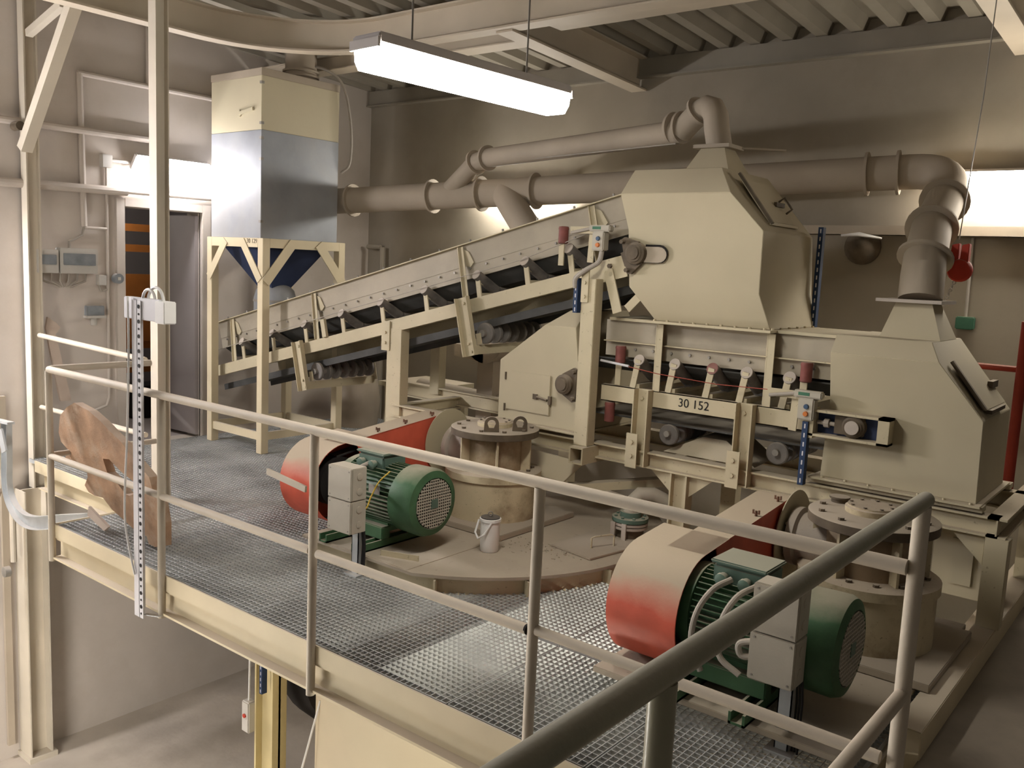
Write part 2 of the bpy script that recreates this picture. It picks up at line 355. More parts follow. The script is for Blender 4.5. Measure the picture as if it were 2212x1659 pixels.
# ------------------------------------------------------------------ platform
PF = 2.88
plat = thing('steel_platform', 'raised steel grating platform with cream edge beam carrying the mixers', 'platform', (-4, 4, 0))
MB().box(-6.42, -.70, PF-.022, PF-.012, -.10, .0).build('toe_plate', 'beam', plat)
fb = MB(); fb.box(-6.42, -.70, PF+.02, PF+.03, -.24, -.03); fb.build('beam_web', 'beam', plat)
MB().box(-6.42, -.70, PF-.04, PF+.08, -.252, -.238).build('lower_flange', 'beam', plat)
MB().box(-6.42, -.70, PF-.012, PF+.08, -.115, -.10).build('ledge', 'beam', plat)
MB().box(-6.43, -6.42, PF-.01, 3.6, -.10, .004).build('end_plate', 'beam', plat)
MB().ibeam((-8.46, 3.69, -.14), (-6.60, 3.69, -.14), .12, .26).build('inner_edge_beam', 'beam', plat)
MB().box(-8.46, -6.60, 3.60, 3.612, -.10, .005).build('inner_toe_plate', 'beam', plat)
for x in (-5.5, -4.0+.9, -1.0): MB().ibeam((x, PF+.05, -.16), (x, YB-.1, -.16), .10, .2).build('cross_beam', 'beam', plat)
def grating(x0, x1, y0, y1):
    mb = MB(); n = max(2, round((x1-x0)/.0345)); k = max(2, round((y1-y0)/.038))
    for i in range(n+1):
        x = x0+(x1-x0)*i/n; mb.box(x-.002, x+.002, y0, y1, -.032, 0)
    for j in range(k+1):
        y = y0+(y1-y0)*j/k; mb.box(x0, x1, y-.0022, y+.0022, -.014 if 0 < j < k else -.032, -.001)
    mb.build('grating_panel', 'grate', plat, smooth=False, kind='stuff')
gx = [-6.40, -5.62, -4.86, -4.10, -3.34, -2.58, -1.82, -.96]
for a, b in zip(gx[:-1], gx[1:]): grating(a+.006, b-.006, PF+.0, 3.745)
for a, b in zip(gx[:-1], gx[1:]): grating(a+.006, b-.006, 3.76, 5.4)
for a, b in zip([-8.6, -7.87, -7.14], [-7.87, -7.14, -6.41]): grating(a+.004, b-.004, 3.61, 5.4)
for a, b in zip([-8.6, -7.5, -6.4], [-7.5, -6.4, -5.3]): grating(a+.004, b-.004, 5.41, 7.7)
MB().box(-.93, -.815, 3.95, YB-.4, -.10, .10).build('side_beam', 'beam', plat, bevel=.004)

# ------------------------------------------------------------------ guard rails
RZ, RM, RR = 1.125, .505, .0245
gr = thing('guard_rail', 'cream tubular guard rail along the front edge of the platform', 'railing', (-3.6, PF-.03, 0))
RY = PF-.035
MB().tube([(-6.45, 3.62, RZ), (-6.45, RY+.03, RZ), (-6.42, RY, RZ), (-.68, RY, RZ+.012)], RR, 14).build('hand_rail', 'rail', gr)
MB().tube([(-6.43, RY, RM), (-3.53, RY, RM)], .0215, 12).build('mid_rail', 'rail', gr)
MB().tube([(-3.47, RY, RM-.005), (-2.12, RY, RM+.0)], .0225, 12).build('mid_rail', 'rail', gr)
MB().tube([(-2.07, RY, RM+.01), (-.70, RY, RM)], .0215, 12).build('mid_rail', 'rail', gr)
for x in (-6.43, -4.955, -3.51, -2.09): MB().tube([(x, RY, -.27), (x, RY, RZ-.01)], .0235, 14).build('post', 'rail', gr)
MB().tube([(-6.45, 3.66, RM), (-6.45, RY, RM)], .0215, 12).build('mid_rail', 'rail', gr)
MB().cyl((-2.125, RY, RM), (-2.115, RY, RM), .0225, 12).build('open_tube_end', 'dark', gr)
ir = thing('guard_rail', 'short cream two-bar rail between the left column and the middle column', 'railing', (-7.5, 3.70, 0))
MB().tube([(-8.52, 3.70, 1.16), (-6.6, 3.66, 1.13)], .0235, 12).build('hand_rail', 'rail', ir)
MB().tube([(-8.52, 3.70, .49), (-6.6, 3.66, .53)], .0215, 12).build('mid_rail', 'rail', ir)
lr = thing('landing_rail', 'large worn grey-cream rail in the foreground running towards the viewer', 'railing', (-.66, 2.87, 0))
MB().tube([(-.66, y, 1.345) for y in (2.90, 2.0, 1.2, .3)], .0255, 18).build('hand_rail', 'forerail', lr)
MB().tube([(-.66, y, .725) for y in (2.87, 1.8, .5)], .0225, 14).build('mid_rail', 'rail', lr)
MB().tube([(-.66, 2.87, -.28), (-.66, 2.87, 1.33)], .0255, 16).build('post', 'rail', lr)
MB().tube([(-.66, 1.27, -.28), (-.66, 1.27, 1.33)], .0245, 16).build('post', 'forerail', lr)
tag(MB().bar((-3.855, RY-.03, .865), (-3.535, RY-.03, .83), .012, .032).build('flat_bar', 'rail'), 'flat cream bar with bolt holes sticking out left of the second rail post', 'bar')

# ------------------------------------------------------------------ dust filter box on its stand
fl = thing('dust_filter', 'tall box dust filter, cream above and grey below, on a cream four-legged stand', 'filter', (-7.9, 5.87, 0))
X0, X1, Y0, Y1 = -8.35, -7.50, 5.37, 6.33
MB().box(X0, X1, Y0, Y1, 2.15, 3.19).build('lower_casing', 'greybox', fl, bevel=.004)
MB().box(X0, X1, Y0, Y1, 3.192, 3.70).build('upper_casing', 'creambox', fl, bevel=.004)
MB().box(X0-.005, X1+.005, Y0-.005, Y1+.005, 3.70, 3.77).build('top_cap', 'duct', fl, bevel=.004)
dh = MB(); dh.cyl((-7.86, Y0-.012, 3.36), (-7.86, Y0, 3.36), .035, 12); dh.bar((-7.86, Y0-.015, 3.36), (-7.62, Y0-.015, 3.39), .015, .03); dh.build('door_handle', 'creambox', fl)
hb = MB()
for z in (3.62, 3.24, 3.10, 2.9, 2.3): hb.box(X1-.02, X1+.012, Y0-.012, Y0+.02, z, z+.025)
hb.build('hinges', 'steel', fl)
SX0, SX1, SY0, SY1 = -8.38, -7.42, 5.34, 6.38
lw = .085
for x in (SX0, SX1-lw):
    for y in (SY0, SY1-lw): MB().box(x, x+lw, y, y+lw, 0, 2.15).build('leg', 'beam', fl, bevel=.003)
for y in (SY0, SY1-lw): MB().box(SX0+lw, SX1-lw, y, y+lw, 2.06, 2.15).build('top_bar', 'beam', fl); MB().box(SX0+lw, SX1-lw, y+.02, y+.05, .13, .21).build('foot_bar', 'beam', fl)
for x in (SX0, SX1-lw): MB().box(x, x+lw, SY0+lw, SY1-lw, 2.06, 2.15).build('top_bar', 'beam', fl); MB().box(x+.02, x+.05, SY0+lw, SY1-lw, .13, .21).build('foot_bar', 'beam', fl)
yb = SY0-.006
for xa, xb in ((SX0+.04, SX0+.34), (SX1-.04, SX1-.34)): MB().bar((xa, yb, 1.74), (xb, yb, 2.12), .01, .085, (0,0,1)).build('brace', 'beam', fl)
xb_ = SX1+.006
for ya, yb2 in ((SY0+.03, SY0+.36), (SY1-.03, SY1-.36)): MB().bar((xb_, ya, 1.72), (xb_, yb2, 2.12), .01, .10, (0,0,1)).build('brace', 'beam', fl)
MB().levels([(1.62, -8.02, -7.82, 5.75, 5.95), (2.13, -8.30, -7.52, 5.42, 6.28)]).build('hopper_cone', 'bluecone', fl)
MB().lathe([(.22, 0), (.22, .32), (.20, .40), (.12, .48)], (-7.92, 5.86, 1.22), (0,0,1), 24).build('dust_drum', 'greybox', fl)
MB().lathe([(.228, 0), (.228, .025)], (-7.92, 5.86, 1.50), (0,0,1), 24).build('drum_clamp_ring', 'steel', fl)
text_mesh('30 129', .062, 'bronze', fl, (-7.60, SY0-.0015, 2.118), (math.pi/2, 0, 0))
t = thing('exhaust_stack', 'short round stack on top of the dust filter with collar ring', 'duct', (-7.72, 6.1, 3.77))
MB().cyl((-7.72, 6.0, 3.77), (-7.72, 6.0, 4.25), .16, 24).build('pipe', 'duct', t)
for z in (3.80, 3.85, 4.08): MB().cyl((-7.72, 6.0, z), (-7.72, 6.0, z+.02), .185, 24).build('collar', 'duct', t)
tag(MB().tube(cr([(-7.9, 5.9, 3.84), (-7.6, 6.05, 3.92), (-7.45, 6.3, 3.80), (-7.40, 6.40, 3.4), (-7.42, 6.42, 3.0), (-7.49, 6.36, 2.88)]), .014, 8).build('hose', 'cable'), 'pale hose looping down the right side of the dust filter', 'hose')

# ------------------------------------------------------------------ ducts
def flange(mb, c, n, r, k=24, th=.022):
    n = V(n).normalized(); mb.cyl(V(c)-n*th/2, V(c)+n*th/2, r, k)
dm = thing('main_duct', 'long round dusty main duct along the back wall from the filter to the right', 'duct', (-5, 7, 2.5))
A = V((-7.75, 6.49, 2.60)); B = V((-2.07, 7.47, 2.862)); dd = (B-A).normalized()
MB().cyl(A, B, .135, 28).build('pipe', 'duct', dm)
for s_ in (.046, .225, .325, .43, .945, .985):
    f = MB(); flange(f, A+(B-A)*s_, dd, .172); f.build('flange', 'duct', dm)
br = A+(B-A)*.37
MB().cyl(br, br+V((.55, -.25, -.42)), .135, 24).build('lower_branch', 'duct', dm)
# right elbow and drop leg to the feed hood
C0 = B; down_top = V((-1.70, 7.05, 2.60)); P1 = V((-1.50, 6.15, 2.05))
el = []
for i in range(11):
    u = i/10; ctrl = V((-1.72, 7.52, 2.88)); el.append(C0*(1-u)**2+ctrl*2*u*(1-u)+down_top*u*u)
MB().tube(el, .135, 24).build('elbow', 'duct', dm)
dl = thing('drop_duct', 'flanged round drop duct leading down to the right hood', 'duct', (-1.5, 6.1, 1.9))
seg = [down_top, V((-1.655, 6.60, 2.38)), V((-1.57, 6.18, 2.17)), V((-1.51, 5.93, 1.90))]
MB().tube([seg[0], (seg[0]+seg[1])/2, seg[1], seg[2], V((-1.525, 5.99, 2.06)), seg[3]], .13, 24).build('pipe', 'duct', dl)
for p, n in ((seg[0], seg[1]-seg[0]), (seg[1], seg[1]-seg[0]), (seg[2], V((0,-.3,-.4)))):
    f = MB(); flange(f, p, n, .172); f.build('flange', 'duct', dl)
MB().box(-1.72, -1.34, 5.74, 6.10, 1.885, 1.905).build('slide_plate', 'pinkwhite', dl)
MB().levels([(1.67, -1.67, -1.32, 5.72, 6.12), (1.885, -1.62, -1.41, 5.82, 6.03)]).build('transition_cone', 'creamh', dl)
# upper duct from the hood to the main duct
du = thing('upper_duct', 'round dusty branch duct sloping from the upper hood elbow back to the main duct', 'duct', (-3, 5.9, 2.8))
E0 = V((-2.93, 5.9, 2.89)); E1 = V((-2.96, 5.9, 3.02)); 
e2 = V((-3.30, 6.02, 3.03)); e3 = V((-5.62, 6.55, 2.99)); e4 = V((-5.80, 6.59, 2.96)); e5 = A+(B-A)*.255+V((0, 0, .03))
MB().tube([E0, E1]+[E1*(1-u)**2+V((-2.98, 5.91, 3.22))*2*u*(1-u)+V((-3.12, 5.95, 3.15))*u*u for u in (.25, .5, .75, 1)]+[V((-3.22, 5.99, 3.09)), e2], .088, 22).build('elbow', 'duct', du)
MB().cyl(e2, e3, .088, 22).build('pipe', 'duct', du)
MB().tube([e3, e4, e4*.6+e5*.4, e5], .088, 18).build('lower_leg', 'duct', du)
for p, n in ((V((-3.12, 5.95, 3.15)), V((-1, .4, -.6))), (V((-3.30, 6.02, 3.06)), e3-e2), (V((-3.38, 6.04, 3.06)), e3-e2), (e3, e3-e2), (e4, V((-1, .2, -.3)))):
    f = MB(); flange(f, p, n, .118); f.build('flange', 'duct', du)
MB().box(-3.07, -2.80, 5.78, 6.02, 2.87, 2.895).build('slide_gate', 'duct', du); MB().bar((-2.82, 6.0, 2.885), (-2.62, 6.3, 2.9), .05, .012).build('gate_handle', 'duct', du)
MB().levels([(2.70, -3.10, -2.76, 5.72, 6.06), (2.87, -3.03, -2.85, 5.82, 5.99)]).build('transition_cone', 'creamh', du)
tag(MB().tube([(-5.55, 6.52, 2.94), (-4.4, 6.2, 2.93), (-3.32, 5.98, 2.94)], .006, 6).build('guy_wire', 'cable'), 'thin taut wire beneath the upper branch duct', 'wire')

# ------------------------------------------------------------------ conveyors
CY0, CY1 = 5.50, 6.30
def zt(x): return 1.13+.258*(x+7.09)          # top of the inclined side frame
SL = math.atan(.258); TD = V((math.cos(SL), 0, math.sin(SL))); TN = V((-math.sin(SL), 0, math.cos(SL)))
ic = thing('inclined_conveyor', 'cream inclined belt conveyor climbing from the dust filter to the upper hood', 'conveyor', (-5.8, 5.9, 0))
def P(x, y, n=0): return V((x, y, zt(x)))+TN*n
for y in (CY0, CY1):
    MB().bar(P(-8.45, y, -.055), P(-3.45, y, -.055), .006, .11, TN).bar(P(-8.45, y+(.02 if y < 6 else -.02), -.003), P(-3.45, y+(.02 if y < 6 else -.02), -.003), .045, .006, TN).bar(P(-8.45, y+(.02 if y < 6 else -.02), -.107), P(-3.45, y+(.02 if y < 6 else -.02), -.107), .045, .006, TN).build('side_frame', 'cream', ic)
    s = 1 if y < 6 else -1; ys = y+s*.085
    MB().bar(P(-8.42, ys, .375), P(-3.30, ys, .375), .005, .17, TN).build('skirt_board', 'skirt', ic)
    MB().bar(P(-8.42, ys-s*.016, .465), P(-3.30, ys-s*.016, .465), .045, .008, TN).build('skirt_top_edge', 'cream', ic)
    MB().bar(P(-8.42, ys+s*.008, .235), P(-3.30, ys+s*.008, .235), .012, .11, TN).build('skirt_seal_strip', 'skirt', ic)
    sb = MB()
    for i in range(30): sb.bolt(P(-8.3+i*.172, ys-s*.004, .262), (0, -s, 0), .010, .012)
    for i in range(15): sb.bolt(P(-8.2+i*.34, ys-s*.03, .468), TN, .009, .02)
    sb.build('skirt_bolts', 'steel', ic, kind='stuff')
    for x in (-8.12, -6.78, -4.90, -3.62):
        b = MB(); b.bar(P(x, y-s*.004, 0), P(x-.035, ys-s*.02, .45), .045, .006, TD); b.bar(P(x-.035, ys-s*.02, .45)+TD*.02, P(x, y, 0)+TD*.02, .005, .045, TD)
        b.prism([P(x+.0, ys-s*.008, .43), P(x+.05, ys-s*.008, .40), P(x+.09, ys-s*.008, .30), P(x+.05, ys-s*.008, .27), P(x+.0, ys-s*.008, .29)], (0, -s*.006, 0))
        b.build('skirt_bracket', 'cream', ic)
# carrying belt (troughed), load and return belt
def belt_sec(x, n0):
    return [P(x, 5.60, n0+.11), P(x, 5.74, n0), P(x, 6.06, n0), P(x, 6.20, n0+.11), P(x, 6.20, n0+.10), P(x, 6.06, n0-.01), P(x, 5.74, n0-.01), P(x, 5.60, n0+.10)]
MB().loft([belt_sec(x, .09) for x in (-8.4, -6, -3.4)]).build('carrying_belt', 'belt', ic)
MB().bar(P(-8.5, 5.9, -.205), P(-3.2, 5.9, -.185), .60, .012, TN).bar(P(-8.5, 5.60, -.235), P(-3.2, 5.60, -.215), .008, .055, TN).bar(P(-8.5, 6.20, -.235), P(-3.2, 6.20, -.215), .008, .055, TN).build('return_belt', 'belt', ic)
idx = [-7.97, -7.46, -6.95, -6.41, -5.88, -5.345, -4.76, -4.27, -3.86]
for x in idx:
    b = MB(); b.bar(P(x, CY0+.02, 0), P(x+.01, CY0+.02, .185), .012, .045, TD); b.bar(P(x, CY1-.02, 0), P(x, CY1-.02, .19), .012, .045, TD)
    b.bar(P(x, CY0+.02, .012), P(x, CY1-.02, .012), .05, .035, TN); b.bar(P(x+.012, CY0+.03, .13), P(x+.012, 5.78, .02), .008, .03, TN); b.bar(P(x, 5.77, .02), P(x, 5.77, .08), .01, .04, TD)
    idl = b.build('idler_bracket', 'cream', ic)
    MB().cyl(P(x+.01, CY0+.005, .185), P(x+.01, 5.72, .055), .043, 16).build('roller', 'roller', idl)
    MB().cyl(P(x+.01, CY0+.003, .186), P(x+.01, CY0+.010, .182), .041, 16).build('roller_cap', 'pinkwhite', idl)
    MB().cyl(P(x+.01, 5.74, .05), P(x+.01, 6.06, .05), .043, 16).build('roller', 'roller', idl)
    MB().cyl(P(x+.01, CY1-.01, .185), P(x+.01, 6.08, .055), .043, 16).build('roller', 'roller', idl)
def return_idler(x, owner):
    n0, n1 = .02, -.46
    b = MB(); b.bar(P(x, CY0-.055, n0), P(x, CY0-.055, n1), .007, .13, TD); b.bar(P(x, CY0-.075, n0)-TD*.062, P(x, CY0-.075, n1)-TD*.062, .045, .007, TD); b.bar(P(x, CY0-.075, n0)+TD*.062, P(x, CY0-.075, n1)+TD*.062, .045, .007, TD)
    b.bolt(P(x, CY0-.06, -.03), (0,-1,0), .014); b.bolt(P(x-.01, CY0-.06, -.36), (0,-1,0), .012); b.bolt(P(x+.01, CY0-.06, -.43), (0,-1,0), .012)
    h = b.build('return_roller_hanger', 'cream', owner)
    c = MB(); q = n1+.04
    c.bar(P(x+.05, CY0-.05, q), P(x+.05, CY1, q), .006, .075, TN); c.bar(P(x+.05, CY1, q), P(x+.05, CY1, -.1), .006, .08, TD); c.bar(P(x+.07, CY0-.02, q+.04), P(x+.07, CY0-.02, q+.13), .008, .05, TD)
    c.build('return_cross_channel', 'cream', owner)
    r = MB().cyl(P(x+.09, CY0+.0, q+.125), P(x+.09, CY1-.04, q+.125), .03, 12).build('return_roller', 'steel', owner)
    for i in range(7):
        yy = CY0+.03+i*.108
        MB().lathe([(.078, 0), (.086, .006), (.086, .03), (.078, .036)], P(x+.09, yy, q+.125), (0,1,0), 24).build('rubber_disc', 'disc', r)
return_idler(-6.98, ic); return_idler(-4.87, ic)
MB().box(-5.80, -5.62, CY0-.01, CY0+.09, .0, 1.40).build('leg', 'cream', ic, bevel=.003)
lp = MB(); lp.box(-5.86, -5.76, CY0-.022, CY0-.012, 1.20, 1.46); lp.bolt((-5.81, CY0-.022, 1.27), (0,-1,0), .014); lp.bolt((-5.81, CY0-.022, 1.36), (0,-1,0), .014); lp.build('leg_plate', 'cream', ic)
MB().box(-6.02, -5.90, CY1-.02, CY1+.08, .72, 1.32).build('leg', 'cream', ic, bevel=.003)
MB().tube([P(-8.5, CY0-.01, .16), P(-6.41, CY0-.012, .195), P(-4.27, CY0-.012, .195), P(-3.62, CY0-.05, .24)], .0035, 6).build('pull_cord', 'cable', ic)
MB().cyl(P(-3.25, 5.55, -.06), P(-3.25, 6.25, -.06), .17, 28).build('head_drum', 'belt', ic)
MB().bar((-3.50, 5.45, 2.0), (-3.40, 5.45, 1.70), .012, .075, (1,0,0)).build('scraper_arm', 'cream', ic)
MB().bar((-3.33, 5.46, 1.73), (-3.22, 5.46, 1.84), .012, .06, (1,0,0)).build('scraper_arm', 'cream', ic)
MB().bar(P(-6.64, CY0-.01, .0), P(-6.64, CY0-.01, .17), .03, .055, TD).build('stub_channel', 'cream', ic)
# front upright carrying the head end, with its box-section foot
up1 = thing('upright_post', 'tall cream box-section post holding the top of the inclined conveyor', 'post', (-3.6, 5.4, .6))
MB().box(-3.665, -3.545, 5.37, 5.47, .71, 1.93).build('post_tube', 'cream', up1, bevel=.004)
ft = MB(); ft.box(-3.65, -3.53, 5.30, 5.70, .585, .597); ft.box(-3.65, -3.53, 5.30, 5.70, .698, .71); ft.box(-3.65, -3.638, 5.30, 5.70, .597, .698); ft.box(-3.542, -3.53, 5.30, 5.70, .597, .698); ft.build('foot_tube', 'cream', up1)
tp = MB(); tp.box(-3.66, -3.60, 5.355, 5.367, 1.76, 2.0); tp.bolt((-3.63, 5.355, 1.80), (0,-1,0), .014); tp.bolt((-3.63, 5.355, 1.90), (0,-1,0), .014); tp.build('top_plate', 'cream', up1)
# head bearing on the hood
def bearing(name, label, cx, cy, cz, ang, parent=None):
    t = thing(name, label, 'bearing', (cx, cy, cz))
    ca, sa = math.cos(ang), math.sin(ang)
    def q(u, v, y): return (cx+u*ca-v*sa, y, cz+u*sa+v*ca)
    MB().lathe([(.075, 0), (.075, .05), (.058, .058), (.058, .064), (.03, .066)], (cx, cy+.05, cz), (0,-1,0), 24).build('housing', 'bronze', t)
    MB().prism([q(-.10, -.12, cy+.05), q(-.07, -.13, cy+.05), q(.03, -.075, cy+.05), q(.03, .075, cy+.05), q(-.07, .13, cy+.05), q(-.10, .12, cy+.05)], (0, -.025, 0)).build('foot', 'bronze', t)
    MB().lathe([(.042, 0), (.042, .012)], (cx, cy-.014, cz), (0,-1,0), 20).build('shaft_end', 'bronze', t)
    b = MB(); b.bolt(q(-.085, .10, cy+.02), (0,-1,0), .016, .03); b.bolt(q(-.085, -.10, cy+.02), (0,-1,0), .016, .03); b.build('bolts', 'bronze', t)
    return t
bearing('plummer_bearing', 'dusty cast bearing on the side of the upper hood at the belt head', -3.22, 5.33, 2.12, SL)
bearing('plummer_bearing', 'dusty cast bearing on the side of the tail box beside the upright post', -3.82, 5.42, 1.135, math.pi)
hp = thing('take_up_bracket', 'cream bolted bracket between inclined frame end and upper bearing', 'bracket', (-3.4, 5.45, 2.05))
MB().bar(P(-3.58, CY0-.03, -.055), P(-3.38, CY0-.03, -.055), .01, .155, TN).build('plate', 'cream', hp)
b = MB()
for n_ in (.0, -.06): b.bolt(P(-3.50, CY0-.036, n_-.03), (0,-1,0), .018, .02)
b.build('bolts', 'bronze', hp); MB().bar(P(-3.36, 5.42, -.02), P(-3.30, 5.42, -.01), .04, .10, TN).build('adjusting_screw', 'bronze', hp)

# ---- lower horizontal conveyor 30 152
lc = thing('horizontal_conveyor', 'cream horizontal belt conveyor marked 30 152 under the upper hood', 'conveyor', (-2.7, 5.9, .73))
for y in (CY0, CY1):
    s = 1 if y < 6 else -1
    f = MB(); f.box(-3.53, -1.97, y, y+s*.006, 1.05, 1.17); f.box(-3.53, -1.97, y, y+s*.05, 1.05, 1.056); f.box(-3.53, -1.97, y, y+s*.05, 1.164, 1.17); f.build('side_frame', 'cream', lc)
    ys = y+s*.07
    MB().box(-3.56, -1.85, ys, ys+s*.005, 1.49, 1.64).build('skirt_board', 'skirt', lc)
    MB().box(-3.56, -1.85, ys-s*.03, ys+s*.01, 1.484, 1.492).build('skirt_ledge', 'cream', lc)
    MB().box(-3.56, -1.85, ys+s*.006, ys+s*.018, 1.38, 1.486).build('skirt_seal_strip', 'skirt', lc)
    sb = MB()
    for i in range(12): sb.bolt((-3.45+i*.145, ys+s*.004, 1.44), (0,-s,0), .010, .012)
    sb.build('skirt_bolts', 'steel', lc, kind='stuff')
for y0_, y1_ in ((CY0+.04, CY1-.04),):
    MB().box(-3.52, -3.13, y0_, y1_, 1.64, 1.66).build('top_cover', 'creamh', lc); MB().box(-2.26, -1.84, y0_, y1_, 1.645, 1.665).build('top_cover', 'creamh', lc)
for x in (-3.10, -2.29):
    MB().box(x-.004, x+.004, CY0-.005, CY0+.075, 1.17, 1.64).build('stiffener', 'cream', lc); MB().box(x, x+.05, CY0-.004, CY0+.002, 1.17, 1.64).build('stiffener_flange', 'cream', lc)
secs = [[(x, 5.60, 1.36), (x, 5.74, 1.27), (x, 6.06, 1.27), (x, 6.20, 1.36), (x, 6.20, 1.35), (x, 6.06, 1.26), (x, 5.74, 1.26), (x, 5.60, 1.35)] for x in (-3.9, -1.5)]
MB().loft(secs).build('carrying_belt', 'belt', lc)
MB().box(-3.9, -1.4, 5.6, 6.2, .93, .942).build('return_belt', 'belt', lc)
for k_, x in enumerate((-3.245, -2.96, -2.675, -2.43, -2.14)):
    b = MB(); b.bar((x-.03, CY0+.012, 1.17), (x+.005, CY0+.012, 1.375), .012, .045, (1,0,0)); b.bar((x-.03, CY1-.02, 1.17), (x, CY1-.02, 1.37), .012, .045, (1,0,0)); b.box(x-.03, x+.02, CY0+.02, CY1-.02, 1.17, 1.20)
    idl = b.build('idler_bracket', 'cream', lc)
    MB().cyl((x+.005, CY0+.022, 1.372), (x+.005, 5.72, 1.25), .043, 18).build('roller', 'roller', idl)
    MB().cyl((x+.005, CY0+.016, 1.374), (x+.005, CY0+.023, 1.371), .041, 18).build('roller_cap', 'pinkwhite' if k_ != 2 else 'redroll', idl)
    MB().cyl((x+.005, 5.74, 1.235), (x+.005, 6.06, 1.235), .043, 16).build('roller', 'roller', idl)
for x in (-3.0, -2.2):
    r = MB().cyl((x, CY0+.05, .87), (x, CY1-.05, .87), .022, 12).build('return_roller', 'steel', lc)
    for i in range(6): MB().lathe([(.068, 0), (.075, .006), (.075, .03), (.068, .036)], (x, CY0+.08+i*.11, .86), (0,1,0), 22).build('rubber_disc', 'disc', r)
for x in (-3.155, -2.385):
    b = MB(); b.box(x-.06, x+.06, CY0-.012, CY0-.004, .63, 1.175); b.box(x-.06, x-.052, CY0-.075, CY0-.01, .63, 1.175); b.box(x+.052, x+.06, CY0-.075, CY0-.01, .63, 1.175)
    b.bolt((x-.02, CY0-.012, 1.11), (0,-1,0), .014); b.bolt((x+.025, CY0-.012, 1.10), (0,-1,0), .012)
    pst = b.build('support_channel', 'cream', lc)
    b = MB(); b.box(x-.085, x+.005, CY0-.09, CY0-.08, .615, .86); b.bolt((x-.04, CY0-.09, .80), (0,-1,0), .016); b.bolt((x-.04, CY0-.09, .70), (0,-1,0), .016); b.build('foot_plate', 'cream', pst)
text_mesh('30 152', .085, 'ink', lc, (-2.78, CY0-.002, 1.112), (math.pi/2, 0, 0))
wl_ = MB().tube([(-3.52, 5.47, 1.345), (-3.28, 5.45, 1.325), (-3.05, 5.45, 1.30), (-2.6, 5.45, 1.28), (-2.0, 5.42, 1.30)], .003, 6).build('pull_wire', 'redpipe', lc)
MB().tube([(-3.53, 5.47, 1.345), (-3.28, 5.45, 1.328)], .009, 8).build('wire_tensioner', 'whiteduct', wl_)
# base frame
bf = thing('base_frame', 'cream I-beam base frame under the horizontal conveyor and the hoods', 'frame', (-2.5, 5.9, .1))
for y in (CY0+.02, CY1+.02):
    MB().ibeam((-4.55, y, .675), (-.86, y, .675), .10, .115).build('long_beam', 'cream', bf)
    MB().box(-4.55, -3.70, y-.06, y+.06, .755, .775).build('upper_rail', 'cream', bf); MB().box(-1.95, -.95, y-.05, y+.05, .745, .778).build('upper_rail', 'cream', bf)
MB().ibeam((-.87, CY0-.03, .675), (-.87, YB-1.2, .675), .10, .115).build('end_beam', 'cream', bf)
for x in (-5.68, -4.4, -2.9): MB().ibeam((x, CY0+.05, .675), (x, CY1+.02, .675), .08, .11).build('cross_beam', 'cream', bf)
MB().ibeam((-5.72, CY0+.02, .675), (-4.5, CY0+.02, .675), .09, .11).build('long_beam', 'cream', bf); MB().ibeam((-6.4, CY1+.03, .72), (-4.5, CY1+.03, .70), .09, .14).build('long_beam', 'cream', bf)
MB().bar((-3.72, 5.46, .52), (-4.35, 5.46, .55), .02, .10).build('lower_channel', 'cream', bf)
MB().prism([(-4.5, 5.45, .60), (-3.62, 5.45, .57), (-3.72, 5.35, .42), (-4.5, 5.35, .44)], (0, .01, -.01)).build('sloping_chute_plate', 'creamh', bf)
MB().bar((-3.75, 5.40, .36), (-3.0, 5.75, .50), .10, .06).build('sloping_channel', 'cream', bf)
MB().ibeam((-2.84, CY0+.02, .12), (-2.84, CY0+.02, .615), .10, .13, upv=(1,0,0)).build('leg', 'cream', bf)
for g_ in ([(-2.90, CY0+.01, .61), (-3.08, CY0+.01, .61), (-2.90, CY0+.01, .46)], [(-2.78, CY0+.01, .61), (-2.60, CY0+.01, .61), (-2.78, CY0+.01, .46)]): MB().prism(g_, (0, .012, 0)).build('gusset', 'cream', bf)
MB().box(-.92, -.80, CY0-.03, CY0+.07, .10, .62).build('leg', 'cream', bf, bevel=.003)
MB().prism([(-.93, CY0+.02, .62), (-1.12, CY0+.02, .62), (-.93, CY0+.02, .44)], (0, .012, 0)).build('gusset', 'cream', bf)
MB().box(-.92, -.80, CY1+.30, CY1+.40, .10, .62).build('leg', 'cream', bf, bevel=.003)
MB().box(-2.9, -2.78, CY1, CY1+.1, .1, .62).build('leg', 'cream', bf); MB().box(-4.45, -4.33, CY1, CY1+.1, 0, .62).build('leg', 'cream', bf)
vt = MB(); vt.prism([(-3.05, 5.62, .73), (-2.80, 5.72, .86), (-2.62, 5.72, .86), (-2.36, 5.62, .73)], (0, .35, .02)); vt.build('return_cover', 'cream', bf)

# ---- hoods
th = thing('tail_box', 'cream sheet-metal tail box with hinged door left of the upright post', 'hood', (-4.1, 5.9, .78))
MB().levels([(.78, -4.50, -3.71, 5.50, 6.35), (1.25, -4.50, -3.74, 5.50, 6.35), (1.56, -4.06, -3.77, 5.48, 6.30), (1.68, -3.91, -3.77, 5.60, 6.20)]).build('casing', 'creamh', th, bevel=.003)
dv = MB().box(-4.42, -3.985, 5.486, 5.499, .865, 1.175).build('hinged_door', 'creamh', th, bevel=.004)
l = MB(); l.tube([(-4.10, 5.472, 1.0), (-4.0, 5.472, .985)], .010, 8); l.box(-4.14, -4.10, 5.474, 5.488, .98, 1.02); l.box(-3.99, -3.965, 5.47, 5.49, .955, 1.02); l.build('latch', 'bronze', dv)
for z in (.88, 1.13): MB().cyl((-4.425, 5.485, z-.03), (-4.425, 5.485, z+.03), .008, 8).build('hinge', 'bronze', dv)
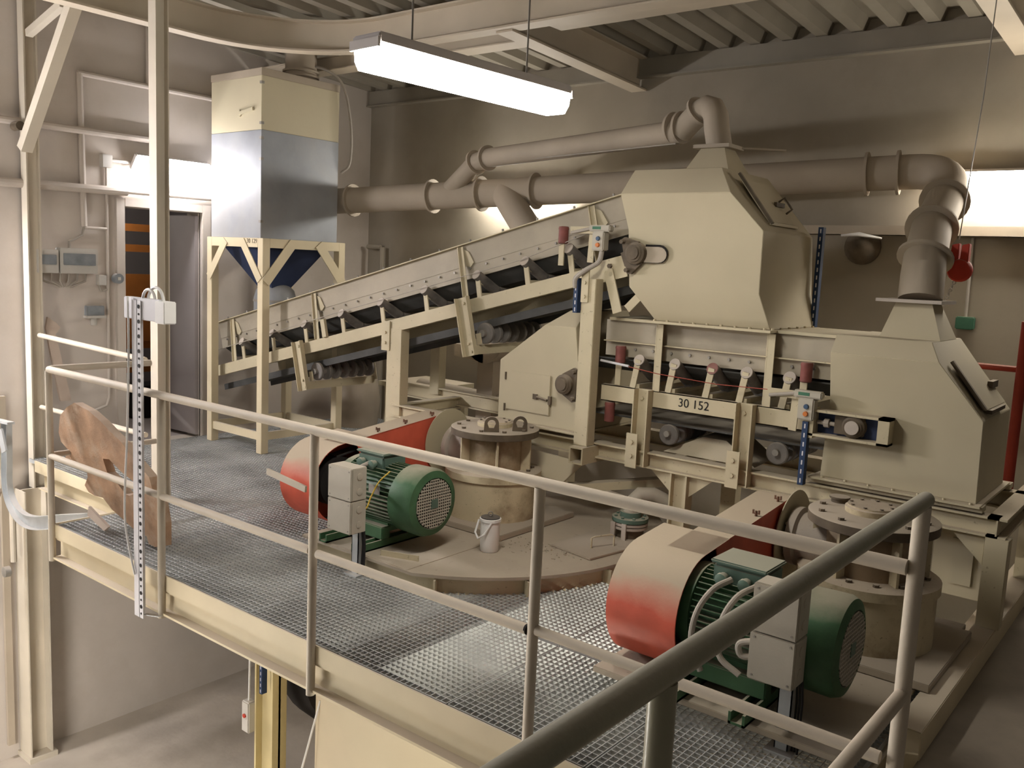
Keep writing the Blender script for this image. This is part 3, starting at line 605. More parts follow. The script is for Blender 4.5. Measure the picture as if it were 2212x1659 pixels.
MB().levels([(.765, -4.53, -3.70, 5.44, 6.38), (.78, -4.53, -3.70, 5.44, 6.38)]).build('base_flange', 'cream', th)
hd = thing('transfer_hood', 'large cream faceted hood dropping material from the inclined belt', 'hood', (-2.8, 5.9, 1.66))
MB().levels([(1.665, -3.12, -2.28, 5.50, 6.26), (1.89, -3.285, -2.33, 5.395, 6.30), (2.285, -3.32, -2.335, 5.395, 6.24), (2.52, -3.36, -2.545, 5.33, 6.24), (2.695, -3.35, -2.69, 5.48, 6.22)]).build('casing', 'creamh', hd, bevel=.003)
fl_ = MB(); fl_.box(-3.15, -2.25, 5.43, 6.30, 1.648, 1.664)
for i in range(9): fl_.bolt((-3.10+i*.1, 5.455, 1.664), (0,0,1), .010)
for i in range(6): fl_.bolt((-2.265, 5.5+i*.14, 1.664), (0,0,1), .010)
fl_.build('bottom_flange', 'cream', hd)
# sloping inspection lid on the right of the hood
def lid(t, pts, th_, mat, nm):   # pts: 4 corners on the slope
    p = [V(q) for q in pts]; n = (p[1]-p[0]).cross(p[3]-p[0]).normalized()
    if n.x < 0: n = -n
    MB().prism([q+n*.004 for q in p], n*th_).build(nm, mat, t, bevel=.002); return n
lp_ = [(-2.40, 5.60, 2.345), (-2.40, 6.02, 2.345), (-2.61, 6.02, 2.62), (-2.61, 5.60, 2.62)]
n_ = lid(hd, lp_, .014, 'creamh', 'inspection_lid')
MB().bar(V((-2.375, 5.585, 2.33))+n_*.02, V((-2.63, 5.585, 2.655))+n_*.02, .022, .018).build('lid_hinge', 'bronze', hd)
MB().bar(V((-2.385, 5.58, 2.33))+n_*.02, V((-2.385, 6.02, 2.33))+n_*.02, .018, .018).build('lid_stop', 'cream', hd)
k = MB(); k.bar(V((-2.50, 5.88, 2.47))+n_*.03, V((-2.50, 6.02, 2.47))+n_*.03, .02, .03); k.tube([V((-2.52, 6.0, 2.50))+n_*.02, V((-2.52, 6.0, 2.50))+n_*.07, V((-2.46, 6.0, 2.42))+n_*.07, V((-2.46, 6.0, 2.42))+n_*.02], .008, 6); k.build('lid_latch', 'bronze', hd)
sl = MB()
for a_ in (math.pi/2, -math.pi/2): pass
ol = [V((-3.16, 5.372, 2.12+.062)), V((-3.05, 5.372, 2.12+.062))]+[V((-3.05+.062*math.cos(q), 5.372, 2.12+.062*math.sin(q))) for q in [math.pi/2-math.pi*i/8 for i in range(1, 8)]]+[V((-3.05, 5.372, 2.12-.062)), V((-3.16, 5.372, 2.12-.062))]
MB().prism(ol, (0, .006, 0)).build('bearing_slot', 'dark', hd); MB().prism([V((p.x-.006, 5.37, 2.114+(p.z-2.12)*.86)) for p in ol], (0, .004, 0)).build('slot_cover', 'duct', hd)
fh = thing('feed_hood', 'large cream hood at the right end with sloping lid and take-up window', 'hood', (-1.45, 5.9, .78))
R0 = [(.785, -1.88, -.99, 5.50, 6.25), (1.255, -1.86, -1.0, 5.50, 6.26), (1.565, -1.86, -1.245, 5.43, 6.26), (1.67, -1.87, -1.32, 5.54, 6.24)]
MB().levels(R0).build('casing', 'creamh', fh, bevel=.003)
q = MB(); q.box(-1.93, -.96, 5.44, 6.32, .772, .785)
for i in range(7): q.bolt((-1.85+i*.14, 5.46, .785), (0,0,1), .010)
q.build('bottom_flange', 'cream', fh)
lp_ = [(-1.02, 5.60, 1.30), (-1.02, 6.12, 1.30), (-1.21, 6.12, 1.535), (-1.21, 5.60, 1.535)]
n_ = lid(fh, lp_, .014, 'creamh', 'inspection_lid')
MB().bar(V((-1.03, 5.59, 1.30))+n_*.02, V((-1.23, 5.59, 1.555))+n_*.02, .03, .02).build('lid_hinge', 'bronze', fh)
MB().bar(V((-1.015, 5.62, 1.285))+n_*.02, V((-1.015, 6.0, 1.285))+n_*.02, .03, .022).build('lid_stop', 'bronze', fh)
MB().bar(V((-1.10, 5.98, 1.40))+n_*.03, V((-1.10, 6.14, 1.40))+n_*.03, .03, .04).build('lid_latch', 'bronze', fh)
tw = MB(); tw.box(-1.97, -1.47, 5.40, 5.50, 1.195, 1.21); tw.box(-1.97, -1.47, 5.40, 5.50, 1.045, 1.06); tw.box(-1.535, -1.47, 5.40, 5.50, 1.045, 1.21); tw.box(-1.97, -1.915, 5.40, 5.50, 1.03, 1.22)
wn = tw.build('take_up_frame', 'cream', fh); MB().box(-1.92, -1.53, 5.485, 5.497, 1.06, 1.195).build('window_back', 'bluecone', wn)
be = MB(); be.lathe([(.068, 0), (.068, .05), (.055, .06), (.055, .065)], (-1.685, 5.48, 1.128), (0,-1,0), 22); be.box(-1.80, -1.63, 5.44, 5.48, 1.075, 1.185); be.build('take_up_bearing', 'bronze', wn)
MB().lathe([(.042, 0), (.042, .015), (.008, .016)], (-1.685, 5.415, 1.128), (0,-1,0), 20).build('shaft_end', 'pinkwhite', wn)
sh = MB(); sh.cyl((-1.91, 5.455, 1.128), (-1.80, 5.455, 1.128), .013, 10); sh.cyl((-1.865, 5.455, 1.128), (-1.835, 5.455, 1.128), .028, 8); sh.build('tension_screw', 'pinkwhite', wn)

# ---- red guide rollers, pull-cord switches, blue cable ducts
def guide_roller(x, y, z, label, stand=True, h=.13):
    t = thing('guide_roller', label, 'roller', (x, y, z-.09), 'belt guide rollers')
    MB().lathe([(.026, 0), (.037, .006), (.037, h-.03), (.040, h-.02), (.036, h-.004), (.02, h)], (x, y, z-h/2), (0,0,1), 18).build('roller', 'redroll', t)
    if stand: MB().bar((x-.01, y, z-h/2-.16), (x-.01, y, z-h/2), .012, .045, (1,0,0)).build('bracket', 'cream', t)
guide_roller(-3.39, 5.51, 1.40, 'red guide roller at the left end of the horizontal belt beside the wire tensioner')
guide_roller(-3.46, 5.52, .97, 'red guide roller hanging below the horizontal belt frame next to the upright post', False, .15)
guide_roller(-2.03, 5.52, 1.42, 'red guide roller behind the pull-cord switch at the right end of the horizontal belt')
guide_roller(-3.93, 5.48, 2.24, 'reddish dusty guide roller near the head of the inclined belt')
def cord_switch(x, z, label, y=5.42):
    t = thing('pull_cord_switch', label, 'switch', (x, y, z), 'pull-cord switches')
    MB().box(x-.055, x+.045, y-.055, y+.02, z-.105, z+.03).build('case', 'greyplastic', t, bevel=.008)
    MB().box(x-.095, x+.085, y-.045, y+.015, z+.03, z+.075).build('case_top', 'greyplastic', t, bevel=.008)
    MB().box(x-.06, x+.01, y-.047, y-.045, z+.045, z+.065).build('green_label', 'greensock', t)
    MB().lathe([(.017, 0), (.014, .012)], (x+.0, y-.055, z-.02), (0,-1,0), 14).build('blue_button', 'btnblue', t)
    MB().lathe([(.017, 0), (.014, .014)], (x+.0, y-.055, z-.065), (0,-1,0), 14).build('orange_button', 'btnorange', t)
    MB().box(x-.27, x-.03, y-.02, y-.012, z+.015, z+.065).build('mounting_bar', 'cream', t)
    MB().tube([(x-.25, y-.03, z+.02), (x-.09, y-.03, z+.05)], .012, 8).build('cord_end', 'cable', t)
    MB().bar((x-.10, y+.01, z-.19), (x-.09, y+.01, z+.04), .012, .05, (1,0,0)).build('bracket', 'cream', t)
cord_switch(-1.955, 1.245, 'grey pull-cord switch with blue and orange buttons on the horizontal conveyor'); cord_switch(-3.545, 2.235, 'grey pull-cord switch with blue and orange buttons on the inclined conveyor head')
tag(MB().tube(cr([(-3.53, 5.40, 2.13), (-3.54, 5.38, 2.05), (-3.62, 5.34, 1.99), (-3.70, 5.34, 1.93), (-3.71, 5.35, 1.86)]), .018, 10).build('flexible_conduit', 'cable'), 'grey flexible conduit from the upper pull-cord switch into the short blue duct', 'conduit')
def blue_duct(x, y, z0, z1, label, lean=0):
    t = thing('cable_duct', label, 'cable duct', (x, y, z0), 'blue cable ducts')
    MB().bar((x, y, z0), (x+lean, y, z1), .05, .035, (1,0,0)).build('duct_body', 'blue', t)
    d = MB(); n = int((z1-z0)/.05)
    for i in range(n):
        u = (i+.5)/n; d.box(x+lean*u-.004, x+lean*u+.004, y-.0265, y-.024, z0+(z1-z0)*u-.014, z0+(z1-z0)*u+.014)
    d.build('slots', 'whiteduct', t, kind='stuff')
blue_duct(-1.96, 5.41, .73, 1.13, 'slotted blue cable duct below the switch of the horizontal conveyor')
blue_duct(-3.70, 5.37, 1.68, 1.93, 'short slotted blue cable duct at the top of the upright post')
blue_duct(-2.285, 6.27, 1.665, 2.36, 'long slotted blue cable duct behind the upper hood on the back wall side')

# ------------------------------------------------------------------ mixer vessel and its top plate
mx = thing('mixer_vessel', 'round mixer vessel with dusty flat lid plate standing through the platform', 'mixer', (-4.31, 5.04, ZF))
def lid_outline(r, z):
    a0 = math.atan2(-math.sqrt(r*r-.62**2), .62); yf = 5.04-math.sqrt(r*r-.62**2)
    return [V((-4.74, yf, z))]+[V((-4.31+r*math.cos(a0+(math.pi/2-a0)*i/48), 5.04+r*math.sin(a0+(math.pi/2-a0)*i/48), z)) for i in range(49)]+[V((-4.74, 5.04+r, z))]
MB().prism(lid_outline(1.43, .10), (0, 0, .02)).build('lid_plate', 'lidplate', mx)
MB().prism(lid_outline(1.375, -.12), (0, 0, .22)).build('rim', 'cream', mx)
MB().cyl((-4.31, 5.04, -2.4), (-4.31, 5.04, -.1), 1.16, 64).build('shell', 'tank', mx)
MB().box(-4.73, -3.74, 3.76, 4.5, .118, .1235).build('drive_base_plate', 'lidplate', mx)
for a_ in (-1.02, -.62, -.2): MB().bar((-4.31+1.38*math.cos(a_), 5.04+1.38*math.sin(a_), .0), (-4.31+1.45*math.cos(a_), 5.04+1.45*math.sin(a_), .0), .012, .18).build('rim_gusset', 'cream', mx)
for i in range(4):
    a_ = math.pi/4+i*math.pi/2; MB().box(-4.31+1.0*math.cos(a_)-.08, -4.31+1.0*math.cos(a_)+.08, 5.04+1.0*math.sin(a_)-.08, 5.04+1.0*math.sin(a_)+.08, ZF, -2.3).build('leg', 'tank', mx)
tag(MB().box(-2.20, -.96, 3.50, 5.45, .07, .10).build('drive_base_plate', 'lidplate', bevel=.003), 'flat dusty base plate under the right motor and gearbox', 'plate')
ag = MB(); ag.bar((-4.05, 3.83, .135), (-3.80, 3.92, .135), .006, .05)
tag(ag.build('angle_strip', 'cream'), 'small upright angle strip on the mixer plate right of the box post', 'strip')
fk = MB()
for i in range(70):
    u_ = random.random(); a_ = random.random()*6.28; x_ = -3.42+random.gauss(0, .13); y_ = 4.68+random.gauss(0, .09); r_ = .004+.013*random.random()**2
    if (x_+4.31)**2+(y_-5.04)**2 > 1.3**2: continue
    fk.prism([(x_+r_*math.cos(a_+q), y_+r_*math.sin(a_+q)*.6, .1205) for q in (0, 1.9, 3.6)], (0, 0, .003+.006*random.random()))
fo = fk.build('dust_flakes', 'skirt', smooth=False, kind='stuff'); tag(fo, 'scattered dry crust flakes on the mixer plate beside the hatch lid', 'debris')
hl = thing('hatch_lid', 'square dusty hatch lid with wire handle on the mixer plate', 'hatch', (-3.2, 5.0, .12))
MB().prism([(-3.41, 4.80, .121), (-3.05, 4.74, .121), (-2.97, 5.19, .121), (-3.39, 5.26, .121)], (0,0,.014)).build('plate', 'duct', hl, bevel=.003)
MB().tube([(-3.17, 4.93, .135), (-3.17, 4.93, .205), (-3.155, 4.945, .215), (-3.105, 5.07, .215), (-3.09, 5.085, .205), (-3.09, 5.085, .135)], .006, 8).build('wire_handle', 'cream', hl)
bk = thing('plastic_bucket', 'white plastic bucket with dark lid and ring on the mixer plate', 'bucket', (-3.64, 4.42, .12))
MB().lathe([(.058, 0), (.062, .01), (.066, .205), (.072, .205), (.072, .222), (.066, .225)], (-3.64, 4.42, .121), (0,0,1), 28).build('body', 'white', bk)
MB().lathe([(.064, .0), (.064, .006), (.01, .008)], (-3.64, 4.42, .345), (0,0,1), 24).build('lid', 'rubber', bk)
MB().tube(arc((-3.64, 4.42, .372), (.7,.7,0), (0,0,1), .014, 0, 2*math.pi, 14), .004, 6).build('lid_ring', 'steel', bk)
MB().tube([(-3.70, 4.375, .33), (-3.70, 4.34, .25), (-3.67, 4.335, .215), (-3.62, 4.34, .25), (-3.59, 4.375, .33)], .007, 8).build('handle', 'white', bk)
pf = thing('flanged_pipe', 'green and white flanged pipe stub with grey elbow on the mixer plate', 'pipe', (-3.17, 5.42, .12))
MB().lathe([(.10, 0), (.10, .06)], (-3.17, 5.42, .12), (0,0,1), 22).build('stub', 'bronze', pf)
for z, c in ((.185, 'pinkwhite'), (.21, 'pinkwhite')): MB().cyl((-3.17, 5.42, z), (-3.17, 5.42, z+.018), .128, 26).build('flange', c, pf)
gf = MB(); gf.cyl((-3.17, 5.42, .235), (-3.17, 5.42, .262), .13, 26); gf.cyl((-3.17, 5.42, .26), (-3.17, 5.42, .30), .075, 20)
for i in range(8): gf.bolt((-3.17+.105*math.cos(i*.785), 5.42+.105*math.sin(i*.785), .262), (0,0,1), .011)
gf.build('green_flange', 'greendk', pf)
for dx_ in (-.03, .06): MB().bar((-3.20+dx_, 5.29, .12), (-3.20+dx_, 5.29, .235), .010, .035).build('support', 'pinkwhite', pf)
MB().tube([(-3.17, 5.42, .29), (-3.17, 5.43, .36), (-3.13, 5.47, .42), (-3.06, 5.53, .42), (-2.98, 5.60, .37), (-2.9, 5.68, .32)], .055, 16).build('elbow', 'greyplastic', pf)

# ------------------------------------------------------------------ mixer drives (gearbox, motor, guard)
def gearbox(cx, cy, z0, label):
    t = thing('gearbox', label, 'gearbox', (cx, cy, z0), 'mixer gearboxes')
    MB().box(cx-.45, cx+.45, cy-.44, cy+.44, z0, z0+.04).build('base_plate', 'duct', t, bevel=.004)
    MB().lathe([(.345, 0), (.345, .28), (.36, .285), (.36, .335), (.33, .345)], (cx, cy, z0+.04), (0,0,1), 48).build('lower_housing', 'stained', t)
    MB().lathe([(.225, 0), (.225, .30)], (cx, cy, z0+.36), (0,0,1), 36).build('neck', 'stainedneck', t)
    for i in range(6):
        a_ = i*math.pi/3+.25; d = V((math.cos(a_), math.sin(a_), 0)); c = V((cx, cy, 0))
        MB().bar(c+d*.25+V((0,0,z0+.37)), c+d*.25+V((0,0,z0+.63)), .014, .09, d).build('rib', 'stained', t)
    tf = MB().lathe([(.32, 0), (.328, .004), (.328, .05), (.318, .056)], (cx, cy, z0+.63), (0,0,1), 56).build('top_flange', 'bronze', t)
    MB().lathe([(.13, 0), (.132, .028), (.12, .034), (.12, .04)], (cx-.02, cy+.02, z0+.686), (0,0,1), 32).build('cap', 'stained', t)
    b = MB()
    for i in range(10): b.bolt((cx+.27*math.cos(i*.628), cy+.27*math.sin(i*.628), z0+.686), (0,0,1), .016, .014)
    for i in range(8): b.bolt((cx-.02+.105*math.cos(i*.785), cy+.02+.105*math.sin(i*.785), z0+.726), (0,0,1), .009, .008)
    for i in range(14): b.bolt((cx+.29*math.cos(i*.449+.2), cy+.29*math.sin(i*.449+.2), z0+.385), (0,0,1), .016, .014)
    b.build('bolts', 'bronze', t, kind='stuff')
    ih = MB(); ih.lathe([(.165, 0), (.165, .04), (.14, .05), (.15, .30)], (cx-.42, cy+.03, z0+.47), (1,0,0), 32); ih.build('input_housing', 'pinkwhite', t)
    b = MB()
    for i in range(10): b.bolt((cx-.42, cy+.03+.145*math.cos(i*.628), z0+.47+.145*math.sin(i*.628)), (-1,0,0), .012)
    b.build('input_bolts', 'bronze', t, kind='stuff')
    return t
def lifting_lug(t, x, y, z, ang):
    d = V((math.cos(ang), math.sin(ang), 0)); c = V((x, y, z)); n = d.cross(V((0,0,1)))
    outer = [c+d*-.055, ]+[c+d*(.052*math.cos(q))+V((0,0,.06+.052*math.sin(q))) for q in [math.pi-math.pi*i/12 for i in range(13)]]+[c+d*.055]
    mb = MB(); k_ = len(outer)
    inner = [c+d*(-.018)+V((0,0,.03))]+[c+d*(.030*math.cos(q))+V((0,0,.06+.030*math.sin(q))) for q in [math.pi-math.pi*i/12 for i in range(13)]]+[c+d*.018+V((0,0,.03))]
    vs = [p+n*.011 for p in outer]+[p+n*.011 for p in inner]+[p-n*.011 for p in outer]+[p-n*.011 for p in inner]
    fs = []
    for i in range(k_):
        j = (i+1) % k_; fs += [(i, j, j+k_, i+k_), (i+2*k_, i+3*k_, j+3*k_, j+2*k_), (i, i+2*k_, j+2*k_, j), (i+k_, j+k_, j+3*k_, i+3*k_)]
    mb.add(vs, fs); mb.build('lifting_lug', 'bronze', t)
g1 = gearbox(-4.16, 5.06, .122, 'cream mixer gearbox with two lifting lugs, behind the white bucket')
lifting_lug(g1, -4.03, 4.86, .808, .75); lifting_lug(g1, -3.92, 5.05, .808, .75)
g2 = gearbox(-1.34, 4.80, .102, 'dusty cream mixer gearbox at the right behind the foreground rail corner')
b = MB(); b.cyl((-1.56, 4.92, .788), (-1.56, 4.92, .81), .045, 14); b.cyl((-1.56, 4.92, .81), (-1.56, 4.92, .82), .055, 14); b.build('filler_plug', 'bronze', g2)

def motor(x1, cy, cz, z0, label):
    """axis along x, x1 = outer face of the fan cover, z0 = what it stands on"""
    t = thing('electric_motor', label, 'motor', (x1-.4, cy, z0), 'mixer drive motors')
    L = .53; xs = x1-.20-L
    MB().cyl((xs, cy, cz), (x1-.18, cy, cz), .175, 36).build('body', 'green', t)
    f = MB()
    for i in range(44):
        a_ = 2*math.pi*i/44; d = V((0, math.cos(a_), math.sin(a_))); c = V((0, cy, cz))
        if -.35 < math.cos(a_) < .35 and math.sin(a_) < 0: continue
        f.bar(V((xs+.06, 0, 0))+c+d*.19, V((x1-.19, 0, 0))+c+d*.19, .005, .036, d)
    f.build('cooling_fins', 'green', t)
    MB().lathe([(.12, -.05), (.185, -.04), (.205, 0), (.205, .05)], (xs, cy, cz), (1,0,0), 36).build('end_shield', 'green', t)
    MB().lathe([(.222, 0), (.225, .16), (.212, .19), (.168, .205), (.166, .20)], (x1-.205, cy, cz), (1,0,0), 48).build('fan_cover', 'green', t)
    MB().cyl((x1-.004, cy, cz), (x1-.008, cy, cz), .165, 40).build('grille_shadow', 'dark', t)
    g = MB(); n = 17; R_ = .160
    for i in range(-n//2+1, n//2+1):
        u = i*.0195; h = math.sqrt(max(0, R_*R_-u*u))
        if h > .01: g.box(x1-.004, x1+.001, cy+u-.0029, cy+u+.0029, cz-h, cz+h); g.box(x1-.004, x1+.0015, cy-h, cy+h, cz+u-.0029, cz+u+.0029)
    g.build('fan_grille', 'greyplastic', t, smooth=False)
    MB().box(x1, x1+.004, cy-.03, cy+.03, cz-.03, cz+.03).build('grille_plate', 'greendk', t)
    tb = MB(); bx = xs+.11; tb.box(bx, bx+.25, cy-.105, cy+.105, cz+.15, cz+.255); box_ = tb.build('terminal_box', 'greendk', t, bevel=.012)
    MB().box(bx-.01, bx+.26, cy-.115, cy+.115, cz+.257, cz+.275).build('box_lid', 'greendk', box_, bevel=.006)
    for u in (.06, .17): MB().lathe([(.024, 0), (.024, .02), (.031, .022), (.031, .04), (.020, .045)], (bx+u, cy-.105, cz+.20), (0,-1,-.15), 12).build('cable_gland', 'greendk', box_)
    for yy in (cy-.17, cy+.10):
        MB().box(xs+.05, xs+.43, yy, yy+.075, z0+.055, z0+.08+.06).build('foot', 'green', t, bevel=.006)
    MB().box(xs+.06, xs+.43, cy-.11, cy+.11, z0+.10, cz-.12).build('foot_block', 'green', t, bevel=.01)
    for xx in (xs+.03, xs+.35):
        r = MB(); r.box(xx, xx+.075, cy-.36, cy+.28, z0, z0+.012); r.box(xx, xx+.012, cy-.36, cy+.28, z0, z0+.055); r.box(xx+.063, xx+.075, cy-.36, cy+.28, z0, z0+.055); r.build('slide_rail', 'green', t)
    pl = MB().box(xs+.33, xs+.43, cy-.205, cy-.200, cz+.03, cz+.09).build('name_plate', 'steel', t)
    return t
m1 = motor(-3.85, 4.10, .455, .122, 'green electric motor beside the white bucket, fan grille facing right')
m2 = motor(-1.09, 3.80, .44, .102, 'green electric motor half hidden by the foreground rail and grey boxes')
def guard(x0, x1, c0, r0, c1, r1, label):
    """belt guard in the y-z plane: big round end c0 (motor) to small round end c1 (gearbox)"""
    t = thing('belt_guard', label, 'guard', (x1, c0[0], 0), 'red belt guards')
    dy_, dz_ = c1[0]-c0[0], c1[1]-c0[1]; L = math.hypot(dy_, dz_); th_ = math.atan2(dz_, dy_); be_ = math.acos((r0-r1)/L)
    out = []
    n = 22
    a0, a1 = th_+be_, th_+2*math.pi-be_
    for i in range(n+1): a_ = a0+(a1-a0)*i/n; out.append((c0[0]+r0*math.cos(a_), c0[1]+r0*math.sin(a_)))
    a0, a1 = th_-be_, th_+be_
    for i in range(13): a_ = a0+(a1-a0)*i/12; out.append((c1[0]+r1*math.cos(a_), c1[1]+r1*math.sin(a_)))
    k_ = len(out)
    def inset(p, d_=.006):
        cy_ = (c0[0]+c1[0])/2; cz_ = (c0[1]+c1[1])/2; v = V((cy_-p[0], cz_-p[1])); v.normalize(); return (p[0]+v.x*d_, p[1]+v.y*d_)
    ins = [inset(p) for p in out]
    vs = [(x0, *p) for p in out]+[(x1, *p) for p in out]+[(x1, *p) for p in ins]+[(x0, *p) for p in ins]
    fs = []
    for i in range(k_):
        j = (i+1) % k_
        fs += [(i, j, j+k_, i+k_), (i+k_, j+k_, j+2*k_, i+2*k_), (i+2*k_, j+2*k_, j+3*k_, i+3*k_), (i+3*k_, j+3*k_, j, i)]
    xa = x1-.20
    for i in range(len(vs)): vs[i] = (xa if vs[i][0] == x0 else x1, vs[i][1], vs[i][2])
    MB().add(vs, fs).build('arm_wrap', 'red', t)
    MB().prism([(xa+.004, *p) for p in ins], (.005, 0, 0)).build('arm_back_plate', 'red', t)
    # wide drum-shaped body round the motor pulley
    be2 = th_+be_; tdir = V((math.sin(be2), -math.cos(be2))); pt = V((c0[0]+r0*math.cos(be2), c0[1]+r0*math.sin(be2)))
    body = [pt+tdir*.26]+[V((c0[0]+r0*math.cos(be2+(math.pi*1.18)*i/26), c0[1]+r0*math.sin(be2+(math.pi*1.18)*i/26))) for i in range(27)]
    body.append(V((body[0].x, body[-1].y)))
    kb = len(body); bi = [V(inset(p)) for p in body]
    bv = [(x0, p.x, p.y) for p in body]+[(x1+.002, p.x, p.y) for p in body]+[(x1+.002, p.x, p.y) for p in bi]+[(x0, p.x, p.y) for p in bi]
    bfc = []
    for i in range(kb-2):
        j = i+1; bfc += [(i, j, j+kb, i+kb), (i+kb, j+kb, j+2*kb, i+2*kb), (i+2*kb, j+2*kb, j+3*kb, i+3*kb), (i+3*kb, j+3*kb, j, i)]
    MB().add(bv, bfc).build('body_wrap', 'red', t)
    MB().prism([(x0+.002, p.x, p.y) for p in bi], (.005, 0, 0)).build('body_back_plate', 'red', t)
    MB().prism([(x0+.002, body[0].x, body[0].y), (xa+.002, body[0].x, body[0].y), (xa+.002, body[0].x, body[-1].y), (x0+.002, body[0].x, body[-1].y)], (0, .005, 0)).build('body_end_plate', 'red', t)
    # front plate only covers the upper, gearbox-side half
    ycut = c0[0]+r0*.98; yend = c1[0]+.0
    def yz_top(y): 
        a_ = th_+be_; p = V((c0[0]+r0*math.cos(a_), c0[1]+r0*math.sin(a_))); q_ = V((c1[0]+r1*math.cos(a_), c1[1]+r1*math.sin(a_))); u = (y-p.x)/(q_.x-p.x); return p.y+(q_.y-p.y)*u
    def yz_bot(y):
        a_ = th_-be_; p = V((c0[0]+r0*math.cos(a_), c0[1]+r0*math.sin(a_))); q_ = V((c1[0]+r1*math.cos(a_), c1[1]+r1*math.sin(a_))); u = (y-p.x)/(q_.x-p.x); return p.y+(q_.y-p.y)*u
    yy0 = c0[0]+.10
    MB().prism([(x1-.004, yy0, yz_top(yy0)-.004), (x1-.004, yend-.06, yz_top(yend-.06)-.004), (x1-.004, yend+.03, yz_bot(yend+.03)+.004), (x1-.004, ycut, yz_bot(ycut)+.004)], (-.005, 0, 0)).build('front_plate', 'red', t)
    MB().cyl((x1-.16, c0[0], c0[1]), (x1-.05, c0[0], c0[1]), r0*.62, 32).build('motor_pulley', 'dark', t); MB().cyl((x1-.06, c0[0], c0[1]), (x1+.14, c0[0], c0[1]), .035, 14).build('motor_shaft', 'steel', t)
    MB().cyl((x1-.16, c1[0], c1[1]), (x1-.05, c1[0], c1[1]), r1*.7, 28).build('gearbox_pulley', 'dark', t)
    for i in range(4):
        xx = x1-.15+i*.025; a_ = th_+be_
        for sg in (1, -1):
            a2 = th_+sg*be_; MB().bar((xx, c0[0]+r0*.63*math.cos(a2), c0[1]+r0*.63*math.sin(a2)), (xx, c1[0]+r1*.71*math.cos(a2), c1[1]+r1*.71*math.sin(a2)), .015, .012).build('drive_belt', 'rubber', t)
    MB().cyl((x1+.012, c1[0]+.03, c1[1]-.02), (x1+.018, c1[0]+.03, c1[1]-.02), r1*1.28, 40).build('end_disc', 'creamh', t)
    for u in (.35, .62, .9):
        p = V((x1-.03, c0[0]+dy_*u-r0*.2*0, 0)); a_ = th_+be_
        y_ = c0[0]+r0*math.cos(a_)+(c1[0]+r1*math.cos(a_)-c0[0]-r0*math.cos(a_))*u
        zz = yz_top(y_); w = MB(); w.cyl((x1-.03, y_, zz), (x1-.03, y_, zz+.03), .007, 6); w.box(x1-.05, x1-.01, y_-.004, y_+.004, zz+.012, zz+.018); w.box(x1-.05, x1-.042, y_-.004, y_+.004, zz+.018, zz+.034); w.box(x1-.018, x1-.01, y_-.004, y_+.004, zz+.018, zz+.034); w.build('wing_nut', 'rust', t)
    return t
guard(-5.08, -4.72, (4.10, .425), .285, (5.12, .615), .205, 'dusty red belt guard left of the motor beside the white bucket')
guard(-2.17, -1.80, (3.82, .40), .285, (4.84, .575), .205, 'dusty red belt guard in front of the right motor with grey boxes')

def box_post(x, y, ztop, label):
    t = thing('box_post', label, 'post', (x, y, 0), 'galvanised box posts')
    b = MB(); b.box(x-.03, x+.03, y-.012, y-.006, 0, ztop); b.box(x-.03, x-.025, y-.012, y+.03, 0, ztop); b.box(x+.025, x+.03, y-.012, y+.03, 0, ztop)
    b.build('channel', 'galv', t)
    for i in range(3): MB().tube([(x+.04+i*.012, y+.01, 0), (x+.042+i*.012, y+.015, ztop*.5), (x+.03+i*.01, y+.01, ztop)], .005, 6).build('cable', 'rubber', t)
    MB().box(x-.06, x+.06, y-.05, y+.05, 0, .008).build('foot_plate', 'galv', t)
box_post(-4.16, 3.72, .40, 'galvanised channel post carrying the two grey boxes by the left motor'); box_post(-1.275, 3.57, .45, 'galvanised channel post carrying the two grey boxes by the right motor')
def jbox(x, y, z, label, w=.215, d=.13, h=.205):
    t = thing('junction_box', label, 'box', (x, y, z), 'grey junction boxes')
    MB().box(x, x+w, y-d+.012, y, z, z+h).build('case', 'greyplastic', t, bevel=.004)
    MB().box(x, x+w, y-d, y-d+.011, z, z+h).build('cover', 'greyplastic', t, bevel=.004)
    for a_, b_ in ((.02, .02), (w-.02, .02), (.02, h-.02), (w-.02, h-.02)): MB().cyl((x+a_, y-d-.002, z+b_), (x+a_, y-d, z+b_), .005, 8).build('cover_screw', 'steel', t)
    for b_ in (.055, h-.055): MB().lathe([(.022, 0), (.022, .003), (.018, .0035)], (x+w, y-d*.45, z+b_), (1,0,0), 16).build('knockout', 'greyplastic', t)
    return t
jbox(-4.275, 3.705, .515, 'upper grey junction box on the post by the left motor'); jbox(-4.275, 3.705, .305, 'lower grey junction box on the post by the left motor')
jbox(-1.40, 3.56, .545, 'upper grey junction box behind the foreground rail by the right motor', .195, .13, .205); jbox(-1.40, 3.56, .335, 'lower grey junction box behind the foreground rail by the right motor', .195, .13, .205)
for p, l_ in (([(-4.33, 3.97, .66), (-4.36, 3.86, .62), (-4.33, 3.70, .62), (-4.29, 3.66, .62)], 'grey cable looping from the left motor terminal box to the upper junction box'), ([(-1.60, 3.66, .65), (-1.65, 3.58, .61), (-1.70, 3.54, .50), (-1.71, 3.53, .36), (-1.66, 3.54, .24)], 'thick grey cable dropping from the left gland of the right motor'), ([(-1.48, 3.66, .65), (-1.53, 3.57, .61), (-1.57, 3.52, .50), (-1.56, 3.50, .36), (-1.46, 3.50, .30)], 'thick grey cable dropping from the right gland of the right motor'), ([(-1.40, 3.51, .40), (-1.46, 3.50, .39), (-1.47, 3.50, .44), (-1.40, 3.51, .47)], 'short grey cable loop at the lower junction box by the right motor')):
    tag(MB().tube(cr(p), .014, 10).build('cable', 'cable'), l_, 'cable')
